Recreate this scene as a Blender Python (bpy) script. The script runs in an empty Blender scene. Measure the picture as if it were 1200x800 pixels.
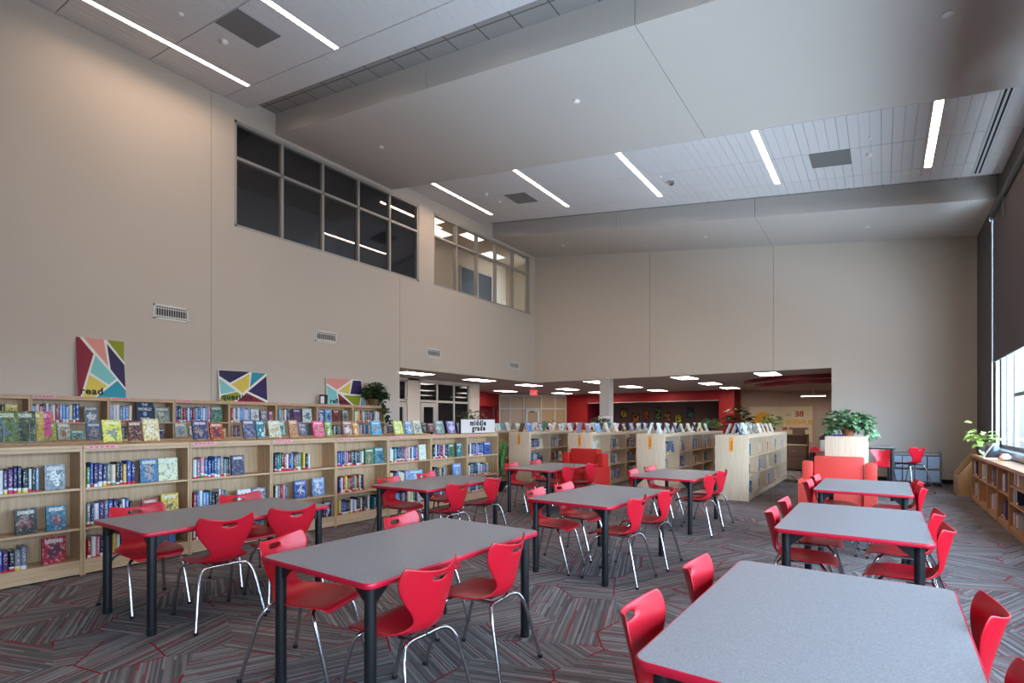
import bpy, bmesh, math, random
from mathutils import Vector, Matrix
random.seed(7)
C = bpy.context.scene.collection
PI = math.pi
# ---------------------------------------------------------------- camera, world, exposure
FPX, YAW, HOR, EYE = 621.6, 0.61, 494.08, 1.508       # focal length in px of a 1200 px wide frame, horizon row, eye height
XL, YB, XR = -10.6185, 16.6704, 1.84                    # left wall, back wall, window wall
cd = bpy.data.cameras.new('camera'); cam = bpy.data.objects.new('camera', cd); C.objects.link(cam)
cam.location = (0, 0, EYE); cam.rotation_euler = (PI/2, 0, YAW)
cd.sensor_width = 36; cd.lens = FPX/1200*36; cd.shift_y = (HOR-400)/1200; cd.clip_start = .05; cd.clip_end = 200
sc = bpy.context.scene; sc.camera = cam
sc.view_settings.view_transform = 'Standard'; sc.view_settings.look = 'None'; sc.view_settings.gamma = 1
sc.view_settings.use_curve_mapping = False
sc.view_settings.exposure = 0.0
DAY, STRIP, TROFFER = 20.0, 46.0, 20.0
LOW_GLOW, FAR, SKY = (1.3, 1.65, 2.0, 1), (.42, .48, .54, 1), (.58, .82, 1.1, 1)   # glow from below set for the ceiling, dimmed band at eye level, the sky
w = bpy.data.worlds.new('sky'); sc.world = w; w.use_nodes = True
bg = w.node_tree.nodes['Background']; bg.inputs[1].default_value = DAY
_n = w.node_tree.nodes; _l = w.node_tree.links          # added glow below for the ceiling, dimmer band across, pale sky above
_tc = _n.new('ShaderNodeTexCoord'); _sp = _n.new('ShaderNodeSeparateXYZ'); _l.new(_tc.outputs['Generated'], _sp.inputs[0])
_rp = _n.new('ShaderNodeValToRGB'); _mr = _n.new('ShaderNodeMapRange'); _mr.inputs['From Min'].default_value = -1; _l.new(_sp.outputs[2], _mr.inputs[0]); _l.new(_mr.outputs[0], _rp.inputs[0])
_rp.color_ramp.elements.new(.3); _rp.color_ramp.elements.new(.49)
for _e, _p, _c in zip(_rp.color_ramp.elements, (.22, .29, .485, .515), (LOW_GLOW, FAR, FAR, SKY)): _e.position = _p; _e.color = _c
_my = _n.new('ShaderNodeMath'); _my.operation = 'MULTIPLY_ADD'; _my.inputs[1].default_value = -.75; _my.inputs[2].default_value = 1; _l.new(_sp.outputs[1], _my.inputs[0])   # world made brighter toward the camera side to lift the back wall
_vm = _n.new('ShaderNodeVectorMath'); _vm.operation = 'SCALE'; _l.new(_rp.outputs[0], _vm.inputs[0]); _l.new(_my.outputs[0], _vm.inputs['Scale'])
_l.new(_vm.outputs[0], bg.inputs[0])
def portal(loc, sx, sy):
    l = bpy.data.lights.new('window_daylight', 'AREA'); l.shape = 'RECTANGLE'; l.size = sx; l.size_y = sy
    l.cycles.is_portal = True
    o = bpy.data.objects.new('window_daylight', l); C.objects.link(o); o.location = loc
    o.rotation_euler = (0, PI/2, 0)
portal((1.99, 10.95, 1.85), 1.75, 6.1)
portal((1.99, 2.75, 1.85), 1.75, 10.4)
cy = sc.cycles
cy.max_bounces = 7; cy.diffuse_bounces = 5; cy.glossy_bounces = 3; cy.transmission_bounces = 4; cy.transparent_max_bounces = 8
cy.caustics_reflective = False; cy.caustics_refractive = False; cy.sample_clamp_indirect = 6

# ---------------------------------------------------------------- materials
def lin(r, g=None, b=None):
    if g is None: r, g, b = r
    f = lambda c: (c/255/12.92 if c/255 <= .04045 else ((c/255+.055)/1.055)**2.4)
    return (f(r), f(g), f(b), 1)
def mat(name, rgb, rough=.6, metal=0, spec=.5):
    m = bpy.data.materials.new(name); m.use_nodes = True
    p = m.node_tree.nodes['Principled BSDF']
    p.inputs['Base Color'].default_value = lin(rgb); p.inputs['Roughness'].default_value = rough
    p.inputs['Metallic'].default_value = metal; p.inputs['Specular IOR Level'].default_value = spec
    return m
class NT:
    def __init__(s, m): s.t = m.node_tree; s.p = s.t.nodes['Principled BSDF']
    def n(s, typ, **k):
        x = s.t.nodes.new(typ)
        for a, b in k.items(): setattr(x, a, b)
        return x
    def l(s, a, b): s.t.links.new(a, b)
    def math(s, op, a, b=None, c=None):
        x = s.n('ShaderNodeMath', operation=op)
        for i, v in enumerate((a, b, c)):
            if v is None: continue
            if isinstance(v, (int, float)): x.inputs[i].default_value = v
            else: s.l(v, x.inputs[i])
        return x.outputs[0]
    def mix(s, f, a, b, blend='MIX'):
        x = s.n('ShaderNodeMix', data_type='RGBA', blend_type=blend)
        for i, v in ((0, f), (6, a), (7, b)):
            if isinstance(v, (int, float)): x.inputs[i].default_value = v
            elif isinstance(v, tuple): x.inputs[i].default_value = v
            else: s.l(v, x.inputs[i])
        return x.outputs[2]
    def ramp(s, f, stops, interp='LINEAR'):
        x = s.n('ShaderNodeValToRGB'); r = x.color_ramp; r.interpolation = interp
        while len(r.elements) < len(stops): r.elements.new(.5)
        for e, (p, c) in zip(r.elements, stops): e.position = p; e.color = c
        s.l(f, x.inputs[0]); return x.outputs[0]
def wood(name, rgb, rgb2, axis='Z', rough=.45):
    m = mat(name, rgb, rough); t = NT(m)
    co = t.n('ShaderNodeTexCoord'); mp = t.n('ShaderNodeMapping')
    sc_ = {'Z': (22, 22, 1.6), 'Y': (22, 1.6, 22)}[axis]
    mp.inputs['Scale'].default_value = sc_; t.l(co.outputs['Object'], mp.inputs[0])
    nz = t.n('ShaderNodeTexNoise'); nz.inputs['Scale'].default_value = 1.6; nz.inputs['Detail'].default_value = 5; nz.inputs['Distortion'].default_value = .6
    t.l(mp.outputs[0], nz.inputs['Vector'])
    t.l(t.ramp(nz.outputs['Fac'], [(.3, lin(rgb2)), (.62, lin(rgb))]), t.p.inputs['Base Color'])
    return m
def painted(name, rgb, rough=.75, amt=.06):
    m = mat(name, rgb, rough, spec=.3); t = NT(m)
    nz = t.n('ShaderNodeTexNoise'); nz.inputs['Scale'].default_value = .7; nz.inputs['Detail'].default_value = 3
    co = t.n('ShaderNodeTexCoord'); t.l(co.outputs['Object'], nz.inputs['Vector'])
    c = lin(rgb); d = tuple(x*(1-amt) for x in c[:3])+(1,)
    t.l(t.ramp(nz.outputs['Fac'], [(.35, d), (.65, c)]), t.p.inputs['Base Color'])
    return m
def emit(name, rgb, s):
    m = bpy.data.materials.new(name); m.use_nodes = True; nt = m.node_tree; nt.nodes.clear()
    e = nt.nodes.new('ShaderNodeEmission'); o = nt.nodes.new('ShaderNodeOutputMaterial')
    e.inputs[0].default_value = rgb; e.inputs[1].default_value = s; nt.links.new(e.outputs[0], o.inputs[0]); return m
def glass(name, tint=(1, 1, 1, 1), boost=1.0):
    m = bpy.data.materials.new(name); m.use_nodes = True; nt = m.node_tree; nt.nodes.clear()
    tr = nt.nodes.new('ShaderNodeBsdfTransparent'); tr.inputs[0].default_value = tint
    gl = nt.nodes.new('ShaderNodeBsdfGlossy'); gl.inputs['Roughness'].default_value = .0
    gl.inputs[0].default_value = (boost, boost, boost, 1)
    lw = nt.nodes.new('ShaderNodeLayerWeight'); lw.inputs[0].default_value = .5
    pw = nt.nodes.new('ShaderNodeMath'); pw.operation = 'POWER'; pw.inputs[1].default_value = 4; nt.links.new(lw.outputs['Facing'], pw.inputs[0])
    fr = nt.nodes.new('ShaderNodeMath'); fr.operation = 'MULTIPLY_ADD'; fr.inputs[1].default_value = .9; fr.inputs[2].default_value = .085; nt.links.new(pw.outputs[0], fr.inputs[0])
    mx = nt.nodes.new('ShaderNodeMixShader'); o = nt.nodes.new('ShaderNodeOutputMaterial')
    nt.links.new(fr.outputs[0], mx.inputs[0]); nt.links.new(tr.outputs[0], mx.inputs[1]); nt.links.new(gl.outputs[0], mx.inputs[2])
    nt.links.new(mx.outputs[0], o.inputs[0]); return m
M = {}
M['wall'] = painted('greige_paint', (200, 191, 180), amt=.02)
M['soffit'] = painted('soffit_paint', (190, 185, 180), amt=.02)
M['grey_wall'] = painted('charcoal_paint', (92, 88, 90), amt=.03)
M['plank'] = painted('ceiling_plank_white', (205, 204, 206), .6, .02)
M['backing'] = mat('ceiling_backing_dark', (66, 64, 64), .9)
M['low_ceiling'] = painted('low_ceiling_tile', (176, 166, 166), .85, .04)
M['red_wall'] = painted('red_paint', (142, 22, 26), .6)
M['maroon'] = painted('maroon_paint', (110, 16, 36), .6)
M['brown_wall'] = painted('tan_brown_paint', (190, 164, 146), .8)
M['dark_wall'] = painted('dark_brown_paint', (112, 88, 84), .8)
M['cream'] = painted('cream_paint', (216, 192, 150), .8)
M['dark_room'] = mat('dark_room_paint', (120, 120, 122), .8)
M['oak'] = wood('oak_veneer', (206, 170, 130), (184, 148, 108))
M['oak_h'] = wood('oak_veneer_lengthwise', (210, 176, 138), (192, 156, 118), 'Y')
M['maple'] = wood('maple_veneer', (226, 202, 172), (214, 188, 156))
M['maple_h'] = wood('maple_veneer_lengthwise', (226, 204, 174), (214, 190, 158), 'Y')
M['honey'] = wood('honey_birch', (186, 140, 94), (168, 122, 80))
M['honey_h'] = wood('honey_birch_lengthwise', (190, 146, 100), (172, 128, 86), 'Y', .28)
M['walnut'] = wood('brown_cabinet', (112, 84, 62), (92, 68, 50))
M['red_plastic'] = mat('red_plastic', (196, 18, 38), .36)
M['red_edge'] = mat('red_vinyl_edge', (196, 20, 48), .4)
M['chrome'] = mat('chrome', (200, 200, 204), .18, 1)
M['steel'] = mat('brushed_steel', (150, 152, 156), .35, 1)
M['alu'] = mat('aluminium_frame', (176, 172, 166), .5, .3)
M['black'] = mat('black_powder_coat', (22, 22, 25), .45)
M['rubber'] = mat('black_rubber', (16, 16, 16), .8)
M['white'] = mat('white_enamel', (228, 226, 222), .5)
M['panel_grey'] = mat('grey_air_panel', (112, 112, 114), .6)
M['paper'] = mat('white_paper', (236, 234, 228), .7)
M['pink'] = mat('pink_label', (238, 166, 174), .7)
M['orange'] = mat('orange_label', (246, 158, 60), .7)
M['ink'] = mat('black_ink', (24, 22, 24), .7)
M['shade'] = mat('charcoal_shade_fabric', (78, 74, 78), .9)
M['terracotta'] = mat('terracotta_pot', (150, 88, 56), .7)
M['wicker'] = mat('brown_wicker', (128, 92, 60), .8)
M['beige'] = mat('beige_plastic', (176, 164, 146), .6)
M['tan'] = mat('cardboard', (176, 138, 92), .8)
M['bin'] = mat('blue_grey_plastic', (150, 170, 190), .35)
M['yellow'] = mat('yellow_vinyl', (226, 166, 24), .6)
M['decal_red'] = mat('dark_red_vinyl', (150, 20, 34), .6)
M['purple'] = mat('purple_cloth', (96, 60, 130), .8)
M['strip'] = emit('strip_light', (1, .73, .54, 1), STRIP)
M['troffer'] = emit('troffer_light', (1, .88, .78, 1), TROFFER)
M['troffer_up'] = emit('upstairs_light', (1, .88, .78, 1), 2.4)
M['exit'] = emit('exit_sign_red', (1, .06, .09, 1), 1.1)
M['glass'] = glass('clear_glass')
M['glass_up'] = glass('smoky_glass', (.75, .75, .78, 1))
M['dark_pane'] = mat('glass_over_dark_room', (26, 26, 30), .03)  # black in the colour stands in for the unlit room behind
M['tan_pane'] = mat('glass_over_tan_blind', (158, 132, 98), .25, 0, .3)
m = mat('grey_laminate', (134, 134, 138), .42); t = NT(m); M['laminate'] = m
co = t.n('ShaderNodeTexCoord'); nz = t.n('ShaderNodeTexNoise'); nz.inputs['Scale'].default_value = 160; nz.inputs['Detail'].default_value = 2
t.l(co.outputs['Object'], nz.inputs['Vector'])
t.l(t.ramp(nz.outputs['Fac'], [(.3, lin(122, 122, 126)), (.7, lin(146, 146, 150))]), t.p.inputs['Base Color'])
def upholstery(name, rgb):
    m = mat(name, rgb, .55); t = NT(m)
    nz = t.n('ShaderNodeTexNoise'); nz.inputs['Scale'].default_value = 60; nz.inputs['Detail'].default_value = 3
    co = t.n('ShaderNodeTexCoord'); t.l(co.outputs['Object'], nz.inputs['Vector'])
    b = t.n('ShaderNodeBump'); b.inputs['Strength'].default_value = .12; t.l(nz.outputs['Fac'], b.inputs['Height']); t.l(b.outputs[0], t.p.inputs['Normal'])
    return m
M['sofa_coral'] = upholstery('coral_vinyl', (216, 72, 60))
M['sofa_red'] = upholstery('red_vinyl', (194, 36, 30))
def leafmat(name, a, b):
    m = mat(name, a, .45); t = NT(m)
    nz = t.n('ShaderNodeTexNoise'); nz.inputs['Scale'].default_value = 22
    co = t.n('ShaderNodeTexCoord'); t.l(co.outputs['Object'], nz.inputs['Vector'])
    t.l(t.ramp(nz.outputs['Fac'], [(.38, lin(a)), (.62, lin(b))]), t.p.inputs['Base Color']); return m
M['leaf_dark'] = leafmat('dark_leaf', (34, 58, 28), (66, 92, 44))
M['leaf_var'] = leafmat('variegated_leaf', (36, 86, 44), (150, 188, 140))
M['leaf_mid'] = leafmat('green_leaf', (40, 96, 44), (84, 140, 66))
M['leaf_lime'] = leafmat('lime_leaf', (120, 160, 60), (190, 208, 120))
# carpet: cells of fine stripes in several directions, thin red seams
m = mat('striped_carpet', (110, 104, 102), .95, spec=.15); t = NT(m); M['carpet'] = m
g = t.n('ShaderNodeNewGeometry'); sep = t.n('ShaderNodeSeparateXYZ'); t.l(g.outputs['Position'], sep.inputs[0])
vo = t.n('ShaderNodeTexVoronoi', voronoi_dimensions='2D'); vo.inputs['Scale'].default_value = 1.9; t.l(g.outputs['Position'], vo.inputs['Vector'])
ve = t.n('ShaderNodeTexVoronoi', voronoi_dimensions='2D', feature='DISTANCE_TO_EDGE'); ve.inputs['Scale'].default_value = 1.9; t.l(g.outputs['Position'], ve.inputs['Vector'])
sp = t.n('ShaderNodeSeparateColor'); t.l(vo.outputs['Color'], sp.inputs[0])
ang = t.math('MULTIPLY', t.math('FLOOR', t.math('MULTIPLY', sp.outputs[0], 3.99)), PI/4)
ang = t.math('ADD', ang, .35)
u = t.math('ADD', t.math('MULTIPLY', sep.outputs[0], t.math('COSINE', ang)), t.math('MULTIPLY', sep.outputs[1], t.math('SINE', ang)))
v = t.math('SUBTRACT', t.math('MULTIPLY', sep.outputs[1], t.math('COSINE', ang)), t.math('MULTIPLY', sep.outputs[0], t.math('SINE', ang)))
us = t.math('FLOOR', t.math('MULTIPLY', u, 84))
wn = t.n('ShaderNodeTexWhiteNoise', noise_dimensions='2D'); cx = t.n('ShaderNodeCombineXYZ')
t.l(us, cx.inputs[0]); t.l(t.math('FLOOR', t.math('ADD', t.math('MULTIPLY', v, 1.3), t.math('MULTIPLY', us, .37))), cx.inputs[1]); t.l(cx.outputs[0], wn.inputs['Vector'])
stripe = t.ramp(wn.outputs['Value'], [(0, lin(66, 62, 63)), (.22, lin(96, 91, 91)), (.5, lin(120, 115, 114)), (.78, lin(146, 142, 141)), (.93, lin(128, 40, 52))], 'CONSTANT')
fz = t.n('ShaderNodeTexNoise'); fz.inputs['Scale'].default_value = 300; t.l(g.outputs['Position'], fz.inputs['Vector'])
stripe = t.mix(.35, stripe, t.ramp(fz.outputs['Fac'], [(.3, lin(70, 66, 66)), (.7, lin(140, 136, 134))]))
bz = t.n('ShaderNodeTexNoise'); bz.inputs['Scale'].default_value = 1.3; t.l(g.outputs['Position'], bz.inputs['Vector'])
edge = t.math('MULTIPLY', t.math('LESS_THAN', ve.outputs['Distance'], .011), t.math('GREATER_THAN', bz.outputs['Fac'], .5))
t.l(t.mix(edge, stripe, lin(134, 22, 38)), t.p.inputs['Base Color'])
# recessed grid tile
m = mat('acoustic_tile', (150, 146, 144), .9); t = NT(m); M['tile'] = m
br = t.n('ShaderNodeTexBrick'); br.offset = 0; br.inputs['Scale'].default_value = 1; br.inputs['Brick Width'].default_value = .61; br.inputs['Row Height'].default_value = .61
br.inputs['Mortar Size'].default_value = .012; br.inputs['Color1'].default_value = lin(150, 146, 144); br.inputs['Color2'].default_value = lin(146, 142, 140); br.inputs['Mortar'].default_value = lin(90, 88, 86)
g = t.n('ShaderNodeNewGeometry'); t.l(g.outputs['Position'], br.inputs['Vector']); t.l(br.outputs[0], t.p.inputs['Base Color'])

def book_material(name, source):
    """cover colour from the object (or a colour attribute), pale spine lettering, coloured stickers at the foot of the spine"""
    m = mat(name, (90, 90, 90), .4); t = NT(m)
    if source == 'object':
        oi = t.n('ShaderNodeObjectInfo'); col, rnd = oi.outputs['Color'], oi.outputs['Random']
        co = t.n('ShaderNodeTexCoord'); vec = co.outputs['Generated']
    else:
        at = t.n('ShaderNodeAttribute', attribute_name='cover'); col = at.outputs['Color']; rnd = at.outputs['Alpha']
        uv = t.n('ShaderNodeAttribute', attribute_name='local'); vec = uv.outputs['Vector']
    s = t.n('ShaderNodeSeparateXYZ'); t.l(vec, s.inputs[0]); z = s.outputs[2]; yy = s.outputs[1]; x = s.outputs[0]
    wn = t.n('ShaderNodeTexWhiteNoise', noise_dimensions='1D'); t.l(t.math('MULTIPLY', rnd, 917.3), wn.inputs['W'])
    st = t.ramp(wn.outputs['Value'], [(0, lin(206, 34, 62)), (.4, lin(228, 228, 226)), (.62, lin(232, 88, 50)), (.75, lin(206, 30, 90)), (.86, lin(226, 206, 60)), (.94, lin(70, 150, 70))], 'CONSTANT')
    n1 = t.n('ShaderNodeTexNoise'); mp = t.n('ShaderNodeCombineXYZ')
    t.l(t.math('MULTIPLY', rnd, 50), mp.inputs[0]); t.l(t.math('MULTIPLY', yy, 2.5), mp.inputs[1]); t.l(t.math('ADD', t.math('MULTIPLY', z, 16), t.math('MULTIPLY', rnd, 90)), mp.inputs[2])
    t.l(mp.outputs[0], n1.inputs['Vector']); n1.inputs['Scale'].default_value = 1
    txt = t.math('MULTIPLY', t.math('GREATER_THAN', n1.outputs['Fac'], .55), t.math('MULTIPLY', t.math('GREATER_THAN', z, .34), t.math('LESS_THAN', z, .9)))
    txt = t.math('MULTIPLY', txt, t.math('LESS_THAN', t.math('ABSOLUTE', t.math('SUBTRACT', yy, .5)), .3))
    onspine = t.math('GREATER_THAN', x, .93)
    w2 = t.n('ShaderNodeTexWhiteNoise', noise_dimensions='1D'); t.l(t.math('MULTIPLY', rnd, 517.1), w2.inputs['W'])
    k1 = t.math('MULTIPLY_ADD', w2.outputs['Value'], .1, .05); k2 = t.math('MULTIPLY_ADD', wn.outputs['Value'], .14, t.math('ADD', k1, -.02))
    c = t.mix(t.math('MULTIPLY', t.math('MULTIPLY', txt, onspine), .7), col, lin(232, 230, 222))
    c = t.mix(t.math('MULTIPLY', onspine, t.math('LESS_THAN', z, k1)), c, st)
    c = t.mix(t.math('MULTIPLY', onspine, t.math('MULTIPLY', t.math('GREATER_THAN', z, k1), t.math('LESS_THAN', z, k2))), c, lin(226, 224, 220))
    t.l(c, t.p.inputs['Base Color']); return m
def cover_material(name):
    m = mat(name, (90, 90, 90), .4); t = NT(m)
    oi = t.n('ShaderNodeObjectInfo'); col, rnd = oi.outputs['Color'], oi.outputs['Random']
    co = t.n('ShaderNodeTexCoord'); s = t.n('ShaderNodeSeparateXYZ'); t.l(co.outputs['Generated'], s.inputs[0]); x, y, z = s.outputs
    cx = t.n('ShaderNodeCombineXYZ'); t.l(t.math('MULTIPLY', rnd, 83), cx.inputs[0]); t.l(t.math('MULTIPLY', y, .8), cx.inputs[1]); t.l(z, cx.inputs[2])
    n = t.n('ShaderNodeTexNoise'); n.inputs['Scale'].default_value = 3.2; n.inputs['Detail'].default_value = 2; n.inputs['Distortion'].default_value = 1; t.l(cx.outputs[0], n.inputs['Vector'])
    wn = t.n('ShaderNodeTexWhiteNoise', noise_dimensions='1D'); t.l(t.math('MULTIPLY', rnd, 331.7), wn.inputs['W'])
    acc = t.ramp(wn.outputs['Value'], [(0, lin(222, 216, 204)), (.25, lin(40, 46, 62)), (.45, lin(176, 150, 118)), (.6, lin(96, 130, 150)), (.75, lin(236, 236, 232)), (.9, lin(150, 70, 60))], 'CONSTANT')
    dk = t.n('ShaderNodeHueSaturation'); dk.inputs['Value'].default_value = .45; t.l(col, dk.inputs['Color'])
    lt = t.mix(.3, col, lin(235, 230, 220))
    n3 = t.n('ShaderNodeTexNoise'); n3.inputs['Scale'].default_value = 9; n3.inputs['Detail'].default_value = 3; t.l(cx.outputs[0], n3.inputs['Vector'])
    mid = t.math('SUBTRACT', .62, t.math('ADD', t.math('MULTIPLY', t.math('ABSOLUTE', t.math('SUBTRACT', y, .5)), .9), t.math('MULTIPLY', t.math('ABSOLUTE', t.math('SUBTRACT', z, .42)), .9)))
    blob = t.math('GREATER_THAN', t.math('ADD', mid, t.math('MULTIPLY', t.math('SUBTRACT', n.outputs['Fac'], .5), 1.6)), .36)
    c = t.mix(t.math('MULTIPLY', blob, .85), col, acc)
    c = t.mix(t.math('LESS_THAN', n3.outputs['Fac'], .42), c, dk.outputs[0])
    c = t.mix(t.math('GREATER_THAN', n3.outputs['Fac'], .6), c, lt)
    n2 = t.n('ShaderNodeTexNoise'); c2 = t.n('ShaderNodeCombineXYZ'); t.l(t.math('MULTIPLY', y, 13), c2.inputs[1]); t.l(t.math('MULTIPLY', z, 5), c2.inputs[2]); t.l(t.math('MULTIPLY', rnd, 37), c2.inputs[0]); t.l(c2.outputs[0], n2.inputs['Vector'])
    band = t.math('MULTIPLY', t.math('GREATER_THAN', z, .78), t.math('LESS_THAN', z, .92)); inn = t.math('LESS_THAN', t.math('ABSOLUTE', t.math('SUBTRACT', y, .5)), .38)
    ttl = t.math('MULTIPLY', t.math('MULTIPLY', band, inn), t.math('GREATER_THAN', n2.outputs['Fac'], .46))
    c = t.mix(t.math('MULTIPLY', ttl, .85), c, lin(238, 234, 220))
    front = t.math('GREATER_THAN', x, .9)
    t.l(t.mix(front, col, c), t.p.inputs['Base Color']); return m
M['book'] = book_material('book_cover', 'object'); M['book_mass'] = book_material('book_cover_far', 'attr'); M['cover'] = cover_material('printed_cover')
M['plain_cover'] = mat('plain_cover', (90, 90, 90), .45)
_t = NT(M['plain_cover']); _o = _t.n('ShaderNodeObjectInfo'); _t.l(_o.outputs['Color'], _t.p.inputs['Base Color'])
M['pages'] = mat('book_pages', (226, 218, 200), .8)

# ---------------------------------------------------------------- mesh helpers
class MB:
    """collects shapes, then links them as ONE mesh object"""
    def __init__(s): s.v = []; s.f = []; s.m = []; s.sm = []
    def add(s, vs, fs, mi=0, smooth=False):
        o = len(s.v); s.v += [tuple(p) for p in vs]
        for f in fs: s.f.append([o+i for i in f]); s.m.append(mi); s.sm.append(smooth)
        return s
    def box(s, a, b, mi=0):
        x0, y0, z0 = a; x1, y1, z1 = b
        return s.add([(x0, y0, z0), (x1, y0, z0), (x1, y1, z0), (x0, y1, z0), (x0, y0, z1), (x1, y0, z1), (x1, y1, z1), (x0, y1, z1)],
                     [(0, 3, 2, 1), (4, 5, 6, 7), (0, 1, 5, 4), (1, 2, 6, 5), (2, 3, 7, 6), (3, 0, 4, 7)], mi)
    def cbox(s, a, b, r, mi=0):
        """box with chamfered edges"""
        bm = bmesh.new(); bmesh.ops.create_cube(bm, size=1)
        for q in bm.verts: q.co = Vector([(a[i]+b[i])/2+q.co[i]*(b[i]-a[i]) for i in range(3)])
        bmesh.ops.bevel(bm, geom=list(bm.edges), offset=r, segments=2, profile=.6, affect='EDGES')
        bm.verts.index_update(); s.add([q.co for q in bm.verts], [[q.index for q in f.verts] for f in bm.faces], mi, True); bm.free(); return s
    def prism(s, poly, axis, a, b, mi=0):
        """polygon (two coordinates) extruded along axis from a to b"""
        n = len(poly); P = lambda p, k: {0: (k, p[0], p[1]), 1: (p[0], k, p[1]), 2: (p[0], p[1], k)}[axis]
        vs = [P(p, a) for p in poly]+[P(p, b) for p in poly]
        return s.add(vs, [list(range(n))[::-1], [n+i for i in range(n)]]+[(i, (i+1) % n, n+(i+1) % n, n+i) for i in range(n)], mi)
    def tube(s, pts, r, n=8, mi=0, caps=True):
        pts = [Vector(p) for p in pts]; rings = []; up = Vector((.13, .29, .95))
        rr = r if isinstance(r, (list, tuple)) else [r]*len(pts)
        for i, p in enumerate(pts):
            d = (pts[min(i+1, len(pts)-1)]-pts[max(i-1, 0)]).normalized()
            a = d.cross(up)
            if a.length < 1e-3: a = d.cross(Vector((1, 0, 0)))
            a.normalize(); b = d.cross(a); up = a.cross(d)
            rings.append([p+(a*math.cos(2*PI*k/n)+b*math.sin(2*PI*k/n))*rr[i] for k in range(n)])
        vs = [q for R_ in rings for q in R_]; fs = []
        for i in range(len(pts)-1):
            for k in range(n): fs.append((i*n+k, i*n+(k+1) % n, (i+1)*n+(k+1) % n, (i+1)*n+k))
        if caps: fs += [tuple(range(n))[::-1], tuple((len(pts)-1)*n+k for k in range(n))]
        return s.add(vs, fs, mi, True)
    def lathe(s, prof, n=16, c=(0, 0), mi=0):
        vs = [(c[0]+r*math.cos(2*PI*k/n), c[1]+r*math.sin(2*PI*k/n), z) for r, z in prof for k in range(n)]
        fs = [(i*n+k, i*n+(k+1) % n, (i+1)*n+(k+1) % n, (i+1)*n+k) for i in range(len(prof)-1) for k in range(n)]
        fs += [tuple(range(n))[::-1], tuple((len(prof)-1)*n+k for k in range(n))]
        return s.add(vs, fs, mi, True)
    def build(s, name, mats, parent=None, loc=None, kind=None):
        me = bpy.data.meshes.new(name); me.from_pydata(s.v, [], s.f); me.update()
        bm = bmesh.new(); bm.from_mesh(me); bmesh.ops.recalc_face_normals(bm, faces=bm.faces); bm.to_mesh(me); bm.free()
        for m in (mats if isinstance(mats, (list, tuple)) else [mats]): me.materials.append(m)
        me.polygons.foreach_set('material_index', s.m); me.polygons.foreach_set('use_smooth', s.sm)
        if any(s.sm):
            try: me.set_sharp_from_angle(angle=math.radians(50))
            except Exception: pass
        o = bpy.data.objects.new(name, me); C.objects.link(o)
        if parent is not None: o.parent = parent
        if loc is not None: o.location = loc
        if kind: o['kind'] = kind
        return o
def tag(o, label, cat, group=None):
    o['label'] = label; o['category'] = cat
    if group: o['group'] = group
    return o
def thing(name, label, cat, loc=(0, 0, 0), rz=0, group=None):
    o = bpy.data.objects.new(name, None); C.objects.link(o); o.location = loc; o.rotation_euler = (0, 0, rz); o.empty_display_size = .1
    return tag(o, label, cat, group)
def dup(root, loc=None, rz=None, label=None, group=None):
    r = root.copy(); C.objects.link(r)
    if loc is not None: r.location = loc
    if rz is not None: r.rotation_euler = (0, 0, rz)
    if label: r['label'] = label
    if group: r['group'] = group
    for ch in list(root.children):
        c = ch.copy(); C.objects.link(c); c.parent = r
        for g_ in list(ch.children):
            d = g_.copy(); C.objects.link(d); d.parent = c
    return r
def spline(pts, n=5):
    P = [Vector(p) for p in pts]; out = []
    for i in range(len(P)-1):
        a, b, c, d = P[max(i-1, 0)], P[i], P[i+1], P[min(i+2, len(P)-1)]
        for k in range(n):
            q = k/n; out.append(.5*((2*b)+(c-a)*q+(2*a-5*b+4*c-d)*q*q+(3*b-a-3*c+d)*q**3))
    return out+[P[-1]]
def bake(o):
    dg = bpy.context.evaluated_depsgraph_get(); dg.update()
    me = bpy.data.meshes.new_from_object(o.evaluated_get(dg)); o.modifiers.clear(); o.data = me; return o
def text_mesh(txt, size, depth=.002, bold=0.0, align='CENTER', mirror=False, space=1.0):
    cu = bpy.data.curves.new('lettering', 'FONT'); cu.body = txt; cu.size = size; cu.extrude = depth; cu.offset = bold; cu.align_x = align; cu.space_line = .8; cu.resolution_u = 3; cu.space_character = space
    o = bpy.data.objects.new('lettering', cu); C.objects.link(o)
    dg = bpy.context.evaluated_depsgraph_get(); dg.update()
    me = bpy.data.meshes.new_from_object(o.evaluated_get(dg)); bpy.data.objects.remove(o)
    if mirror:
        for q in me.vertices: q.co.x = -q.co.x
        me.flip_normals()
    return me
def lettering(name, txt, size, m, parent, M4, **k):
    me = text_mesh(txt, size, **k); me.materials.clear(); me.materials.append(m)
    o = bpy.data.objects.new(name, me); C.objects.link(o); o.parent = parent; o.matrix_local = M4; return o
def frame4(loc, ex, ey):
    ex = Vector(ex).normalized(); ey = Vector(ey).normalized(); ez = ex.cross(ey)
    return Matrix(((ex.x, ey.x, ez.x, loc[0]), (ex.y, ey.y, ez.y, loc[1]), (ex.z, ey.z, ez.z, loc[2]), (0, 0, 0, 1)))
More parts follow.
